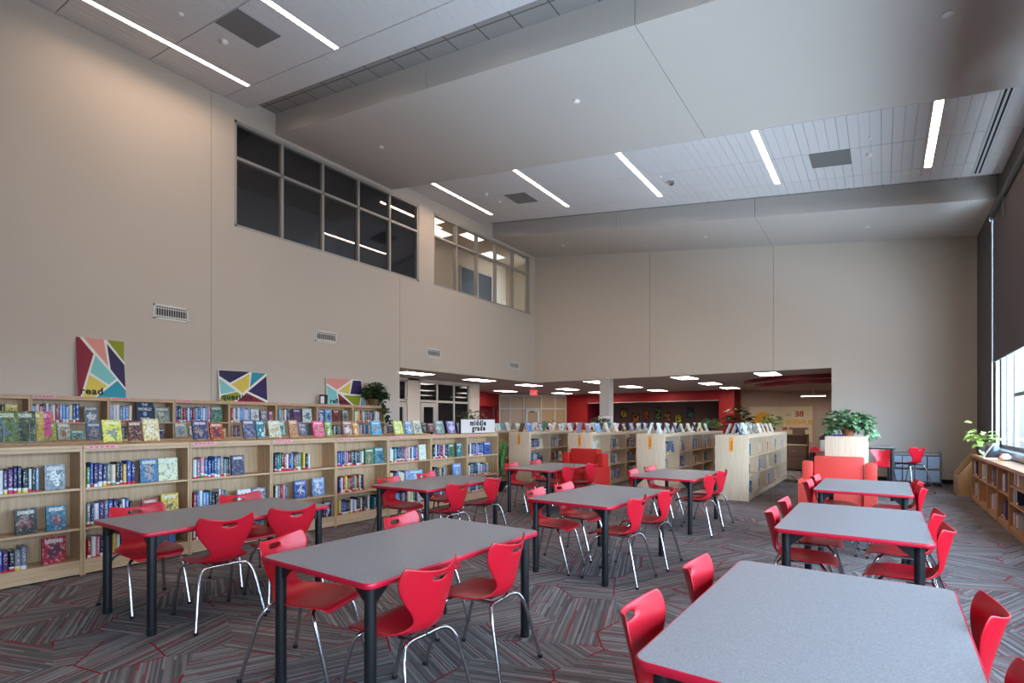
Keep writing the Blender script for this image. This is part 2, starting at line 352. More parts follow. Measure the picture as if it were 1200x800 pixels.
def wall_grid(name, axis, c0, c1, us, vs, hole, m, kind='structure'):
    """wall slab between c0 and c1 on axis (0: x, 1: y), rectangular cells us x vs, hole(u,v) tells which are open"""
    b = MB(); P = (lambda c, u, v: (c, u, v)) if axis == 0 else (lambda c, u, v: (u, c, v))
    us = sorted(us); vs = sorted(vs); full = {}
    for i in range(len(us)-1):
        for j in range(len(vs)-1): full[i, j] = not hole((us[i]+us[i+1])/2, (vs[j]+vs[j+1])/2)
    for (i, j), f in full.items():
        if not f: continue
        u0, u1, v0, v1 = us[i], us[i+1], vs[j], vs[j+1]
        for c in (c0, c1): b.add([P(c, u0, v0), P(c, u1, v0), P(c, u1, v1), P(c, u0, v1)], [(0, 1, 2, 3)])
        for (di, dj, q) in ((-1, 0, [(u0, v0), (u0, v1)]), (1, 0, [(u1, v0), (u1, v1)]), (0, -1, [(u0, v0), (u1, v0)]), (0, 1, [(u0, v1), (u1, v1)])):
            if not full.get((i+di, j+dj), False):
                (a, c), (d, e) = q; b.add([P(c0, a, c), P(c0, d, e), P(c1, d, e), P(c1, a, c)], [(0, 1, 2, 3)])
    o = b.build(name, m, kind=kind)
    bm = bmesh.new(); bm.from_mesh(o.data); bmesh.ops.remove_doubles(bm, verts=bm.verts, dist=1e-4); bmesh.ops.recalc_face_normals(bm, faces=bm.faces); bm.to_mesh(o.data); bm.free()
    return o
SL = .137
def zc(x): return 7.888-SL*(x-XL)       # underside of the ceiling clouds
def zs(x): return 7.625-SL*(x-XL)       # underside of the soffits
def zt(x): return 8.075-SL*(x-XL)       # recessed grid ceiling
TH = math.atan(SL)
CY, SY = math.cos(YAW), math.sin(YAW)
def ray(px, py): r = (px-600)/FPX; return (CY*r-SY, SY*r+CY, (HOR-py)/FPX)
def y_on_x(px, x): d = ray(px, 0); return d[1]*x/d[0]          # depth at which image column px meets the plane x
def z_on_x(px, py, x): d = ray(px, py); return EYE+d[2]*x/d[0]

# ---------------------------------------------------------------- the setting
MB().box((-18.2, -3.6, -.12), (2.4, 30, 0)).build('floor', M['carpet'], kind='structure')
# left wall with two upper windows and the low opening
W1 = (5.51, 10.66, 5.42, 7.555); W2 = (11.25, 16.33, 5.45, 7.545)
seam = .006
wall_grid('wall_left', 0, XL-.2, XL, [-3.2, 5.063-seam, 5.063+seam, W1[0], 9.938-seam, 9.938+seam, W1[1], W2[0], W2[1], YB+.2], [0, 2.966, W1[2], W1[3], W2[2], W2[3], 8.5],
    lambda u, v: (u > 9.93 and v < 2.966) or (W1[0] < u < W1[1] and W1[2] < v < W1[3]) or (W2[0] < u < W2[1] and W2[2] < v < W2[3]), M['wall'])
b = MB()
for yy, z0, z1 in ((5.063, 0, 8), (9.938, 2.966, W1[2])): b.box((XL-.02, yy-.007, z0), (XL+.0015, yy+.007, z1))
b.build('trim_1', mat('panel_joint', (166, 155, 142), .8), kind='structure')
wall_grid('wall_back', 1, YB, YB+.2, [XL-.2, XL, -6.2, -2.56, -1.131, XR+.2], [0, 2.966, 8.2], lambda u, v: XL-.21 < u < -1.131 and v < 2.966, M['wall'])
b = MB()
for xx in (-6.2, -2.56): b.box((xx-.005, YB-.0015, 2.966), (xx+.005, YB+.02, zs(xx)))
b.build('trim_2', mat('joint_grey', (110, 102, 96), .8), kind='structure')
MB().box((-7.99, 16.7, 0), (-7.64, 17.05, 3.0)).build('column', M['soffit'], kind='structure')
WY0, WY1, WZ0, WZ1 = -2.4, 13.94, 1.01, 5.6
wall_grid('wall_right', 0, XR, XR+.13, [-3.2, WY0, 7.9, 8.1, WY1, YB+.2], [0, WZ0, WZ1, 8.2], lambda u, v: WZ0 < v < WZ1 and (WY0 < u < 7.9 or 8.1 < u < WY1), M['grey_wall'])
MB().box((XL-.2, -3.3, 0), (XR+.13, -3.1, 8.5)).build('wall_front', M['wall'], kind='structure')
def sloped(b, x0, x1, y0, y1, f0, f1, mi=0):
    b.add([(x0, y0, f0(x0)), (x1, y0, f0(x1)), (x1, y1, f0(x1)), (x0, y1, f0(x0)), (x0, y0, f1(x0)), (x1, y0, f1(x1)), (x1, y1, f1(x1)), (x0, y1, f1(x0))],
          [(0, 3, 2, 1), (4, 5, 6, 7), (0, 1, 5, 4), (1, 2, 6, 5), (2, 3, 7, 6), (3, 0, 4, 7)], mi)
b = MB(); sloped(b, XL-.3, XR+.3, -3.4, YB+.3, zt, lambda x: zt(x)+.15); b.build('ceiling', M['tile'], kind='structure')
for y0, y1 in ((-1.25, 2.0), (6.388, 9.652), (14.056, YB)):
    b = MB(); xs = [XL, -6.205, -2.57, XR]
    for i in range(3): sloped(b, xs[i]+(.005 if i else 0), xs[i+1]-(.005 if i < 2 else 0), y0, y1, zs, lambda x: zt(x)+.02)
    b.build('soffit', M['soffit'], kind='structure')
LIGHT_X = (-9.68, -7.07, -4.48, -1.88, .70)
for y0, y1, cuts in ((2.03, 5.79, (2.7, 4.0, 5.3)), (9.70, 13.46, (10.2, 11.5, 12.8)), (-3.1, -1.9, ())):
    b = MB(); ys = [y0]+list(cuts)+[y1]; n = int((XR-XL)/.157)+1
    for i in range(n):
        x0 = -.021+.157*(i-int((-.021-XL)/.157)-1); x1 = x0+.157
        x0, x1 = max(x0, XL+.004), min(x1, XR-.004)
        if x1-x0 < .02: continue
        g_ = .004 if (i % 4) else .008
        for j in range(len(ys)-1):
            a_, c_ = x0+g_/2, x1-g_/2; parts = [(a_, c_)]
            for lx in LIGHT_X:                                # the planks stop at the recessed lights
                if cuts and cuts[0] <= ys[j] < cuts[-1]:
                    parts = [q for p_ in parts for q in ((p_[0], min(p_[1], lx-.062)), (max(p_[0], lx+.062), p_[1])) if q[1]-q[0] > .004] if (a_ < lx+.062 and c_ > lx-.062) else parts
            for a_, c_ in parts: sloped(b, a_, c_, ys[j]+.007, ys[j+1]-.007, zc, lambda x: zc(x)+.03)
    b.build('ceiling_cloud', M['plank'], kind='structure')
    b = MB(); sloped(b, XL+.003, XR-.003, y0, y1, lambda x: zc(x)+.04, lambda x: zc(x)+.06); b.build('ceiling_cloud_backing', M['backing'], kind='structure')
# slot diffuser in the far cloud
o = thing('slot_diffuser', 'long black twin slot air diffuser in the ceiling beside the window wall', 'air diffuser', (1.47, 11.45, zc(1.47)-.002)); o.rotation_euler = (0, TH, 0)
MB().box((-.07, -1.88, -.004), (.07, 1.88, .02)).build('slot_frame', M['plank'], o)
for s_ in (-1, 1): MB().box((s_*.03-.014, -1.87, -.007), (s_*.03+.014, 1.87, .0)).build('slot', M['rubber'], o)
# linear lights
def linear_light(x, y, label):
    o = thing('linear_light', label, 'ceiling light', (x, y, zc(x)), group='recessed linear ceiling lights'); o.rotation_euler = (0, TH, 0)
    b = MB(); b.box((-.06, -1.295, -.003), (-.055, 1.295, .039)); b.box((.055, -1.295, -.003), (.06, 1.295, .039)); b.box((-.055, -1.295, -.003), (.055, -1.285, .039)); b.box((-.055, 1.285, -.003), (.055, 1.295, .039)); b.build('light_trim', M['plank'], o)
    MB().box((-.055, -1.285, .03), (.055, 1.285, .038)).build('diffuser', M['strip'], o)
nm = ['leftmost', 'second from the left', 'middle', 'second from the right', 'rightmost']
for i, x in enumerate(LIGHT_X):
    linear_light(x, 11.5, 'glowing linear light, %s of the five in the far ceiling panel' % nm[i])
    linear_light(x, 4.0, ['long linear light beside the left wall in the near ceiling', 'linear light past the grey panel in the near ceiling', 'linear light third from the left wall in the near ceiling', 'linear light fourth from the left wall in the near ceiling', 'linear light nearest the windows in the near ceiling'][i])
def air_panel(x, y, label):
    o = thing('ceiling_air_panel', label, 'air panel', (x, y, zc(x)-.004)); o.rotation_euler = (0, TH, 0)
    MB().box((-.325, -.325, -.004), (.325, .325, .004)).build('panel', M['panel_grey'], o)
    b = MB(); b.box((-.335, -.335, -.006), (-.32, .335, .004)); b.box((.32, -.335, -.006), (.335, .335, .004)); b.box((-.32, -.335, -.006), (.32, -.32, .004)); b.box((-.32, .32, -.006), (.32, .335, .004)); b.build('panel_frame', M['panel_grey'], o)
air_panel(-7.97, 4.35, 'square grey air panel in the near ceiling at the upper left')
air_panel(-7.98, 11.85, 'square grey air panel between the two leftmost far lights')
air_panel(-.82, 11.83, 'square grey air panel between the two rightmost far lights')
def ceil_dome(name, x, y, f, label, r=.06, h=.05, arm=False):
    o = thing(name, label, name.replace('_', ' '), (x, y, f(x)))
    MB().lathe([(r, -.012), (r, 0)], 14).build('base', M['white'], o); MB().lathe([(r*.3, -h), (r*.7, -h*.8), (r*.8, -.012)], 14).build('sensor_head', M['white'] if not arm else M['steel'], o)
ceil_dome('smoke_detector', -8.664, 4.336, zc, 'small round smoke detector beside the near grey air panel')
ceil_dome('sprinkler', -8.608, 3.668, zc, 'small sprinkler cap in the near ceiling beside the long light', .045, .03)
ceil_dome('smoke_detector', -.2, 11.82, zc, 'white smoke detector right of the far right air panel')
ceil_dome('sprinkler', -.176, 11.146, zc, 'small sprinkler cap above the far right smoke detector', .04, .03)
ceil_dome('smoke_detector', -8.72, 11.28, zc, 'small smoke detector beside the leftmost far ceiling light')
ceil_dome('sprinkler', -8.715, 11.89, zc, 'small sprinkler cap left of the far left air panel', .045, .03)
ceil_dome('security_camera', -3.93, 11.94, zc, 'small dome security camera right of the third far light', .08, .1, True)
ceil_dome('sprinkler', -4.07, 11.62, zc, 'small sprinkler cap beside the dome security camera', .04, .03)
for x, l in ((-8.765, 'round white sprinkler cover at the left end of the near soffit'), (-4.085, 'round white sprinkler cover in the middle of the near soffit'), (.602, 'round white sprinkler cover at the window end of the near soffit')):
    ceil_dome('sprinkler_cover', x, 7.68, zs, l, .055, .02)
for x, l in ((-8.7, 'round sprinkler cover at the left end of the far soffit'), (-4.1, 'round sprinkler cover in the middle of the far soffit'), (-.3, 'round sprinkler cover at the window end of the far soffit')):
    ceil_dome('sprinkler_cover', x, 15.4, zs, l, .05, .02)
# upper windows in the left wall
def grid_window(n, y0, y1, z0, z1, zm, cols, gm):
    b = MB(); x0, x1 = XL-.14, XL-.015; t_ = .028
    b.box((x0, y0, z0), (x1, y0+t_*2, z1)); b.box((x0, y1-t_*2, z0), (x1, y1, z1)); b.box((x0, y0, z0), (x1, y1, z0+t_*2)); b.box((x0, y0, z1-t_*2), (x1, y1, z1))
    st = (y1-y0-.056)/cols
    for k in range(1, cols): yy = y0+.028+st*k; b.box((x0, yy-t_, z0+.05), (x1, yy+t_, z1-.05))
    b.box((x0, y0+.05, zm-t_), (x1, y1-.05, zm+t_))
    fr = b.build('window_%d' % n, M['alu'], kind='structure')
    MB().box((XL-.085, y0+.02, z0+.02), (XL-.079, y1-.02, z1-.02)).build('window_pane', gm, fr)
    return fr
grid_window(1, *W1, z_on_x(329, 205, XL), 5, M['glass_up'])
grid_window(2, *W2, z_on_x(580, 305, XL), 5, M['glass'])
def room(name, x0, x1, y0, y1, z0, z1, m, fm=None):
    b = MB(); t_ = .1
    b.box((x0-t_, y0, z0), (x0, y1, z1)); b.box((x0-t_, y0-t_, z0), (x1, y0, z1)); b.box((x0-t_, y1, z0), (x1, y1+t_, z1))
    b.box((x0-t_, y0-t_, z0-t_), (x1, y1+t_, z0)); b.box((x0-t_, y0-t_, z1), (x1, y1+t_, z1+t_))
    return b.build(name, m, kind='structure')
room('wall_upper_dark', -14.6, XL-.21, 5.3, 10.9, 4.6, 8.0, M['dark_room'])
room('wall_upper_lit', -12.6, XL-.21, 11.1, 17.6, 4.9, 7.75, mat('upstairs_paint', (196, 176, 148), .8))
for i, (y, l) in enumerate(((15.15, 'black door on the left behind the far upper window'), (16.15, 'black door on the right behind the far upper window'))):
    o = thing('interior_door', l, 'door', (-12.59, y, 4.95)); MB().box((0, -.42, 0), (.04, .42, 2.2)).build('door_leaf', M['black'], o)
    b = MB(); b.box((0, -.46, 0), (.05, -.42, 2.24)); b.box((0, .42, 0), (.05, .46, 2.24)); b.box((0, -.46, 2.2), (.05, .46, 2.24)); b.build('door_frame', M['alu'], o)
    MB().tube([(.04, .36, 1), (.09, .36, 1), (.09, .26, 1)], .012).build('handle', M['steel'], o)
def troffer(x, y, z, label, grp, sx=.61, sy=1.22, em=None):
    o = thing('troffer_light', label, 'ceiling light', (x, y, z), group=grp)
    b = MB(); a, c = sx/2, sy/2
    b.box((-a-.02, -c-.02, -.012), (-a, c+.02, 0)); b.box((a, -c-.02, -.012), (a+.02, c+.02, 0)); b.box((-a, -c-.02, -.012), (a, -c, 0)); b.box((-a, c, -.012), (a, c+.02, 0)); b.build('light_frame', M['white'], o)
    MB().box((-a, -c, -.008), (a, c, 0)).build('diffuser', em or M['troffer'], o); return o
for i, (x, y) in enumerate(((-11.3, 11.9), (-12.0, 12.9), (-11.3, 13.9), (-12.0, 15.9))):
    troffer(x, y, 7.74, 'square lit ceiling panel in the upstairs room, %s behind the far upper window' % ['front left', 'rear left', 'middle', 'rear right'][i], 'upstairs ceiling lights', .5, .9, M['troffer_up'])
# vents on the left wall
for i, (y, lab) in enumerate(((4.36, 'white wall vent nearest the camera, above the first posters'), (7.64, 'white wall vent second along the left wall'), (11.24, 'white wall vent above the low opening, left of two'), (15.32, 'small white wall vent near the back corner'))):
    o = thing('wall_vent', lab, 'vent', (XL, y, 3.48), group='vents along the left wall')
    b = MB(); a, h = .29, .13
    b.box((0, -a, -h), (.014, -a+.03, h)); b.box((0, a-.03, -h), (.014, a, h)); b.box((0, -a, -h), (.014, a, -h+.03)); b.box((0, -a, h-.03), (.014, a, h)); b.build('vent_frame', M['white'], o)
    MB().box((0, -a+.03, -h+.03), (.003, a-.03, h-.03)).build('backing', M['backing'], o)
    for k in range(13): MB().box((.003, -.245+.04*k-.004, -.1), (.01, -.245+.04*k+.004, .1)).build('louver', M['white'], o)
    MB().box((.003, -.26, .06), (.012, .26, .075)).build('blade', M['white'], o); MB().box((.003, -.26, -.085), (.012, .26, -.065)).build('blade', M['white'], o)
# window wall: frames, glass, sill, shade
def side_window(n, y0, y1, mull, rails):
    b = MB(); x0, x1 = XR+.05, XR+.11
    b.box((x0, y0, WZ0), (x1, y0+.06, WZ1)); b.box((x0, y1-.06, WZ0), (x1, y1, WZ1)); b.box((x0, y0, WZ0), (x1, y1, WZ0+.06)); b.box((x0, y0, WZ1-.06), (x1, y1, WZ1))
    for y in mull: b.box((x0, y-.03, WZ0+.05), (x1, y+.03, WZ1-.05))
    for a, c, z in rails: b.box((x0, a, z-.03), (x1, c, z+.03))
    fr = b.build('window_%d' % n, M['steel'], kind='structure')
    MB().box((XR+.08, y0+.03, WZ0+.03), (XR+.086, y1-.03, WZ1-.03)).build('window_pane', M['glass'], fr)
side_window(3, 8.1, WY1, (9.3, 10.45, 11.57, 12.67), ((8.13, 12.67, 1.98),))
side_window(4, WY0, 7.9, (-1.2, .1, 1.4, 2.7, 4.0, 5.3, 6.6), ((WY0+.03, 7.87, 1.98), (WY0+.03, 7.87, 3.6)))
MB().box((1.70, -2.4, .90), (XR+.05, 13.9, 1.005)).build('window_sill', M['steel'], kind='structure')
MB().box((XR-.03, 13.88, 1.01), (XR+.02, 13.96, 2.7)).build('trim_3', M['alu'], kind='structure')
o = thing('roller_shade', 'unseen charcoal roller shade added over the upper part of the nearer window', 'roller shade', (1.77, 2.75, 2.67))  # out of view, added to cut daylight on the left wall
MB().box((-.003, -5.2, .02), (.003, 5.2, 2.85)).build('shade_fabric', M['shade'], o)
MB().tube([(-.01, -5.2, 2.86), (-.01, 5.2, 2.86)], .065, 14).build('roller_tube', mat('black_roller_tube', (40, 40, 48), .35), o)
MB().box((-.012, -5.2, -.01), (.012, 5.2, .025)).build('hem_bar', M['shade'], o)
o = thing('roller_shade', 'charcoal roller shade lowered over the upper part of the far window', 'roller shade', (1.77, 10.9, 2.67))
MB().box((-.003, -2.9, .02), (.003, 2.88, 2.85)).build('shade_fabric', M['shade'], o)
MB().tube([(-.01, -2.93, 2.86), (-.01, 2.93, 2.86)], .065, 14).build('roller_tube', mat('black_tube', (40, 40, 48), .35), o)
MB().box((-.012, -2.9, -.01), (.012, 2.88, .025)).build('hem_bar', M['shade'], o)
b = MB(); b.tube([(-.03, 2.9, 2.76), (-.03, 2.9, -1.5)], .012, 8); b.build('guide_rail', M['steel'], o)
MB().tube(spline([(-.02, 2.95, 2.83), (-.05, 3.02, 2.86), (-.03, 3.1, 2.8), (.02, 3.06, 2.76)]), .012).build('end_bracket', M['steel'], o)
MB().box((-.05, 1.62, 2.45), (-.03, 1.66, 2.8)).build('hanger_bracket', M['steel'], o)
MB().box((XL, YB-.02, 0), (XL+.01, YB, .1)).build('baseboard_left', M['rubber'], kind='structure')
MB().box((-1.13, YB-.012, 0), (XR, YB, .1)).build('baseboard_back', M['rubber'], kind='structure')

# ---------------------------------------------------------------- low rooms behind
b = MB(); b.box((-18, 9.0, 3.0), (XL-.2, 29.2, 3.1)); b.box((XL-.2, YB+.2, 3.0), (2.2, 29.2, 3.1)); b.build('ceiling_low', M['low_ceiling'], kind='structure')
b = MB(); b.box((-18.1, 9, 0), (-18, 29.2, 3)); b.box((-18, 8.9, 0), (XL-.2, 9.0, 3)); b.box((2.1, YB+.2, 0), (2.2, 29.2, 3)); b.build('wall_far_side', M['brown_wall'], kind='structure')
k = 0
names_y = ['first', 'second', 'third', 'fourth', 'fifth']
for ci, (x, cn) in enumerate(((-11.8, 'leftmost'), (-8.75, 'second'), (-5.5, 'third'), (-2.93, 'right hand'))):
    for ri, y in enumerate((11.65, 14.87, 18.1, 21.35, 24.55)):
        if x > -11 and y < 17: continue
        if ci == 3 and ri > 2: continue
        troffer(x, y, 2.999, '%s lit panel of the %s row in the low ceiling' % (names_y[ri] if ci == 0 else names_y[ri-2], cn), 'lit panels in the low ceiling')
troffer(-14.98, 20.9, 2.999, 'lit panel in the low ceiling by the red entry wall', 'lit panels in the low ceiling')
troffer(-13.72, 24.2, 2.999, 'lit panel in the low ceiling near the exit sign', 'lit panels in the low ceiling')
tr_ = troffer(-2.4, 25.6, 2.6, 'lit panel under the round maroon ceiling drop', 'lit panels in the low ceiling', .9, .4); MB().box((-.45, -.2, .001), (.45, .2, .06)).build('housing', M['white'], tr_); MB().tube([(0, 0, .06), (0, 0, .4)], .02).build('stem', M['white'], tr_)
# corridor wall with a door and dark panes (x = -13.2)
XC = -13.2
b = MB(); b.box((XC-.15, 9, 0), (XC, 12.2, 3)); b.box((XC-.15, 12.72, 0), (XC, 13.28, 3)); b.box((XC-.15, 16.02, 0), (XC, 16.62, 3)); b.box((XC-.15, 12.2, 2.93), (XC, 16.1, 3)); b.build('wall_corridor', M['wall'], kind='structure')
b = MB()
for y in (12.2, 12.66, 13.3, 14.2, 15.12, 15.98): b.box((XC-.1, y-.035, 0), (XC-.02, y+.035, 2.93))
b.box((XC-.1, 12.2, 2.2), (XC-.02, 16.0, 2.28)); b.box((XC-.1, 12.2, 2.87), (XC-.02, 16.0, 2.93)); b.box((XC-.1, 14.2, .0), (XC-.02, 16, .1))
fr = b.build('window_5', M['alu'], kind='structure'); MB().box((XC-.07, 12.2, 0), (XC-.06, 16.0, 2.93)).build('window_pane', M['dark_pane'], fr)
dr = MB().box((XC-.06, 13.36, 0), (XC-.015, 13.5, 2.18)).box((XC-.06, 14.0, 0), (XC-.015, 14.14, 2.18)).box((XC-.06, 13.5, 2.03), (XC-.015, 14.0, 2.18)).box((XC-.06, 13.5, 0), (XC-.015, 14.0, .25)).build('door_1', M['alu'], kind='structure')
MB().tube([(XC-.015, 14.07, 1), (XC+.04, 14.07, 1), (XC+.04, 13.95, 1)], .012).build('door_handle', M['steel'], dr)
dr = MB().box((XC-.06, 12.24, 0), (XC-.015, 12.3, 2.18)).box((XC-.06, 12.52, 0), (XC-.015, 12.62, 2.18)).box((XC-.06, 12.3, 2.0), (XC-.015, 12.52, 2.18)).build('door_2', M['alu'], kind='structure')
# walls that meet at angles: segment from p to q
def seg_wall(name, p, q, z0, z1, m, th=.12):
    p = Vector((p[0], p[1], 0)); q = Vector((q[0], q[1], 0)); n = (q-p).normalized(); n = Vector((-n.y, n.x, 0))*th
    b = MB(); b.prism([(p.x, p.y), (q.x, q.y), (q.x+n.x, q.y+n.y), (p.x+n.x, p.y+n.y)], 2, z0, z1); return b.build(name, m, kind='structure')
A_, B_, C_, D_ = (-15.95, 19.9), (-17.2, 23.4), (-14.6, 26.15), (-13.2, 25.95)
seg_wall('wall_entry_side', (XC, 16.62), (-15.0, 17.4), 0, 3, M['wall'])
seg_wall('wall_entry', (-15.0, 17.4), A_, 0, 3, M['red_wall'])
seg_wall('wall_entry_return', A_, B_, 2.3, 3, M['red_wall']); seg_wall('wall_entry_jamb', (-17.0, 22.85), B_, 0, 2.3, M['red_wall'])
seg_wall('wall_entry_recess', (A_[0]-.25, A_[1]-.3), (B_[0]-.25, B_[1]), 0, 2.4, M['maroon'])
# glazed storefront between B and C
p, q = Vector((*B_, 0)), Vector((*C_, 0)); L_ = (q-p).length; ang_ = math.atan2(q.y-p.y, q.x-p.x)
def along(b_, o_): b_.location = p; b_.rotation_euler = (0, 0, ang_); return b_
b = MB()
for s_ in (0, .155, .36, .62, .83, 1): b.box((L_*s_-.035, -.06, 0), (L_*s_+.035, .06, 2.95))
b.box((0, -.06, 2.2), (L_, .06, 2.27)); b.box((0, -.06, 2.9), (L_, .06, 3.0)); b.box((0, -.06, 0), (L_, .06, .08))
fr = along(b.build('window_6', M['alu'], kind='structure'), 0)
MB().box((0, .0, .05), (L_, .012, 2.93)).build('window_pane', M['tan_pane'], fr)
b = MB(); b.box((L_*.385, -.07, 0), (L_*.42, -.02, 2.18)); b.box((L_*.56, -.07, 0), (L_*.6, -.02, 2.18)); b.box((L_*.385, -.07, 2.06), (L_*.6, -.02, 2.18))
dr = along(b.build('door_3', M['alu'], kind='structure'), 0); MB().box((L_*.45, -.12, 2.04), (L_*.52, -.07, 2.1)).build('door_closer', M['black'], dr)
dx = ray(625.5, 464); s_ = 24.6
o = thing('exit_sign', 'lit red exit sign hanging before the glazed storefront', 'exit sign', (dx[0]*s_, dx[1]*s_, 2.86), ang_)
MB().box((-.17, -.02, -.13), (.17, .02, .13)).build('sign_box', M['exit'], o); MB().tube([(0, 0, .1), (0, 0, .145)], .012).build('stem', M['black'], o)
lettering('lettering', 'EXIT', .2, M['paper'], o, frame4((0, -.021, -.07), (1, 0, 0), (0, 0, 1)), depth=.002, bold=.004)
# red alcove wall at y = 25.95
seg_wall('wall_red_left', C_, (-13.15, 25.95), 0, 3, M['red_wall'])
b = MB(); b.box((-13.15, 25.95, 2.53), (-5.62, 26.15, 3.0)); b.box((-6.3, 25.95, 0), (-5.62, 26.15, 2.53)); b.box((-5.75, 26.15, 0), (-5.62, 27.4, 3)); b.build('wall_red', M['red_wall'], kind='structure')
b = MB(); b.box((-13.25, 26.15, 0), (-13.15, 28.8, 2.7)); b.build('wall_alcove_side', M['maroon'], kind='structure')
b = MB(); b.box((-13.2, 28.8, 0), (-5.7, 28.9, 2.7)); b.box((-13.2, 26.15, 2.6), (-5.7, 28.9, 2.7)); b.box((-6.3, 26.15, 0), (-6.2, 28.8, 2.6)); b.build('wall_alcove', M['dark_wall'], kind='structure')
MB().box((-13.1, 25.93, 2.5), (-6.32, 25.97, 2.53)).build('trim_4', M['alu'], kind='structure')
pc = [(-12.45, -12.01, 1.72, 2.3, 'gold'), (-11.76, -11.3, 1.42, 2.0, 'rust'), (-11.08, -10.73, 1.58, 2.14, 'red'), (-10.43, -10.04, 1.6, 2.34, 'green'), (-9.9, -9.5, 1.52, 2.03, 'orange'), (-9.31, -8.91, 1.45, 1.9, 'yellow'), (-8.64, -8.25, 1.72, 2.3, 'teal')]
pcol = dict(gold=(190, 140, 30), rust=(170, 90, 30), red=(190, 60, 20), green=(80, 120, 40), orange=(200, 120, 20), yellow=(220, 180, 30), teal=(40, 90, 80))
for i, (x0, x1, z0, z1, cn) in enumerate(pc):
    o = thing('framed_picture', 'black framed %s picture, %s from the left on the dark alcove wall' % (cn, ['first', 'second', 'third', 'fourth', 'fifth', 'sixth', 'seventh'][i]), 'picture', ((x0+x1)/2, 28.8, (z0+z1)/2), group='pictures in the dark alcove')
    a, h = (x1-x0)/2, (z1-z0)/2; b = MB(); b.box((-a, -.03, -h), (-a+.04, 0, h)); b.box((a-.04, -.03, -h), (a, 0, h)); b.box((-a, -.03, -h), (a, 0, -h+.04)); b.box((-a, -.03, h-.04), (a, 0, h)); b.build('picture_frame', M['black'], o)
    am = mat('picture_art_'+cn, pcol[cn], .5); t = NT(am); co = t.n('ShaderNodeTexCoord'); nz = t.n('ShaderNodeTexNoise'); nz.inputs['Scale'].default_value = 5; nz.inputs['Distortion'].default_value = 2
    ma = t.n('ShaderNodeMapping'); ma.inputs['Location'].default_value = (i*7, 0, 0); t.l(co.outputs['Object'], ma.inputs[0]); t.l(ma.outputs[0], nz.inputs['Vector'])
    t.l(t.ramp(nz.outputs['Fac'], [(.46, lin(18, 18, 20)), (.52, lin(pcol[cn])), (.66, lin(tuple(min(255, int(k_*1.3)+20) for k_ in pcol[cn])))]), t.p.inputs['Base Color'])
    MB().box((-a+.03, -.012, -h+.03), (a-.03, -.004, h-.03)).build('artwork', am, o)
MB().box((-5.65, 27.3, 0), (2.1, 27.45, 3)).build('wall_rear', M['brown_wall'], kind='structure')
# round maroon ceiling drop
cx_, cy_ = -1.3, 21.6; b = MB()
for rx_, ry_, z0, z1 in ((3.0, 2.6, 2.87, 3.0), (2.6, 2.2, 2.73, 2.87)):
    n = 48; P = [(cx_+rx_*math.cos(2*PI*k/n), cy_+ry_*math.sin(2*PI*k/n)) for k in range(n)]
    vs = [(*p_, z) for z in (z0, z1) for p_ in P]
    b.add(vs, [(k, (k+1) % n, n+(k+1) % n, n+k) for k in range(n)], 0, True); b.add(vs, [tuple(range(n))[::-1]], 1)
b.build('soffit_round', [M['maroon'], M['brown_wall']], kind='structure')
# whiteboards with sunshine lettering, mirrored as the photograph shows it
o = thing('whiteboard', 'cream board with a big yellow sun at the far right', 'whiteboard', (-4.6, 27.295, 1.4))
MB().box((-.62, -.03, -.8), (.62, 0, .82)).build('board', mat('cream_board', (214, 198, 164), .5), o)
pl = [(-.02+(.5 if k % 2 == 0 else .40)*math.cos(PI*k/24), .02+(.62 if k % 2 == 0 else .50)*math.sin(PI*k/24)) for k in range(48)]
MB().prism(pl, 1, -.036, -.03).build('sun_decal', M['yellow'], o)
o = thing('whiteboard', 'cream board with mirrored sunshine lettering at the far right', 'whiteboard', (-3.28, 27.295, 1.4))
MB().box((-.69, -.03, -.8), (.69, 0, .8)).build('board', mat('cream_board_lettered', (216, 200, 166), .5), o)
for txt, sz, x, z, m_ in (('BE', .34, .17, .36, M['decal_red']), ('the', .16, -.28, .38, M['beige']), ('SUNSHINE', .3, .02, -.02, M['yellow']), ('on a cloudy day', .17, 0, -.24, M['decal_red'])):
    lettering('lettering', txt, sz, m_, o, frame4((x, -.034, z), (1, 0, 0), (0, 0, 1)), depth=.002, bold=.008, mirror=True)
MB().box((-2.42, 27.22, 0), (-1.75, 27.3, 2.02)).build('door_4', M['beige'], kind='structure')
o = thing('cabinet_hutch', 'brown cabinet with open hutch and drawer at the rear aisle end', 'cabinet', (-2.25, 18.6, 0))
b = MB(); b.box((-.36, -.25, .06), (.36, .3, .78)); b.build('cabinet_body', M['walnut'], o)
MB().box((-.34, -.28, .45), (.34, -.25, .74)).build('drawer', M['walnut'], o); MB().box((-.34, -.28, .09), (.34, -.25, .43)).build('door', M['walnut'], o)
MB().box((-.06, -.3, .6), (.06, -.28, .62)).build('handle', M['steel'], o)
b = MB(); b.box((-.36, -.05, .78), (-.33, .3, 1.12)); b.box((.33, -.05, .78), (.36, .3, 1.12)); b.box((-.36, -.05, 1.08), (.36, .3, 1.12)); b.box((-.36, .27, .78), (.36, .3, 1.12)); b.build('hutch', M['walnut'], o)
MB().box((-.38, -.28, .78), (.38, .3, .81)).build('worktop', M['oak_h'], o)
o = thing('storage_box', 'brown box standing on the hutch at the rear aisle end', 'box', (-2.15, 18.7, 1.121)); MB().box((-.16, -.14, 0), (.16, .14, .2)).build('box_body', M['walnut'], o); MB().box((-.165, -.145, .2), (.165, .145, .225)).build('lid', M['oak_h'], o)
o = thing('cardboard_tray', 'flat tan cardboard piece on the carpet in the rear aisle', 'cardboard', (-1.55, 15.1, 0), .3)
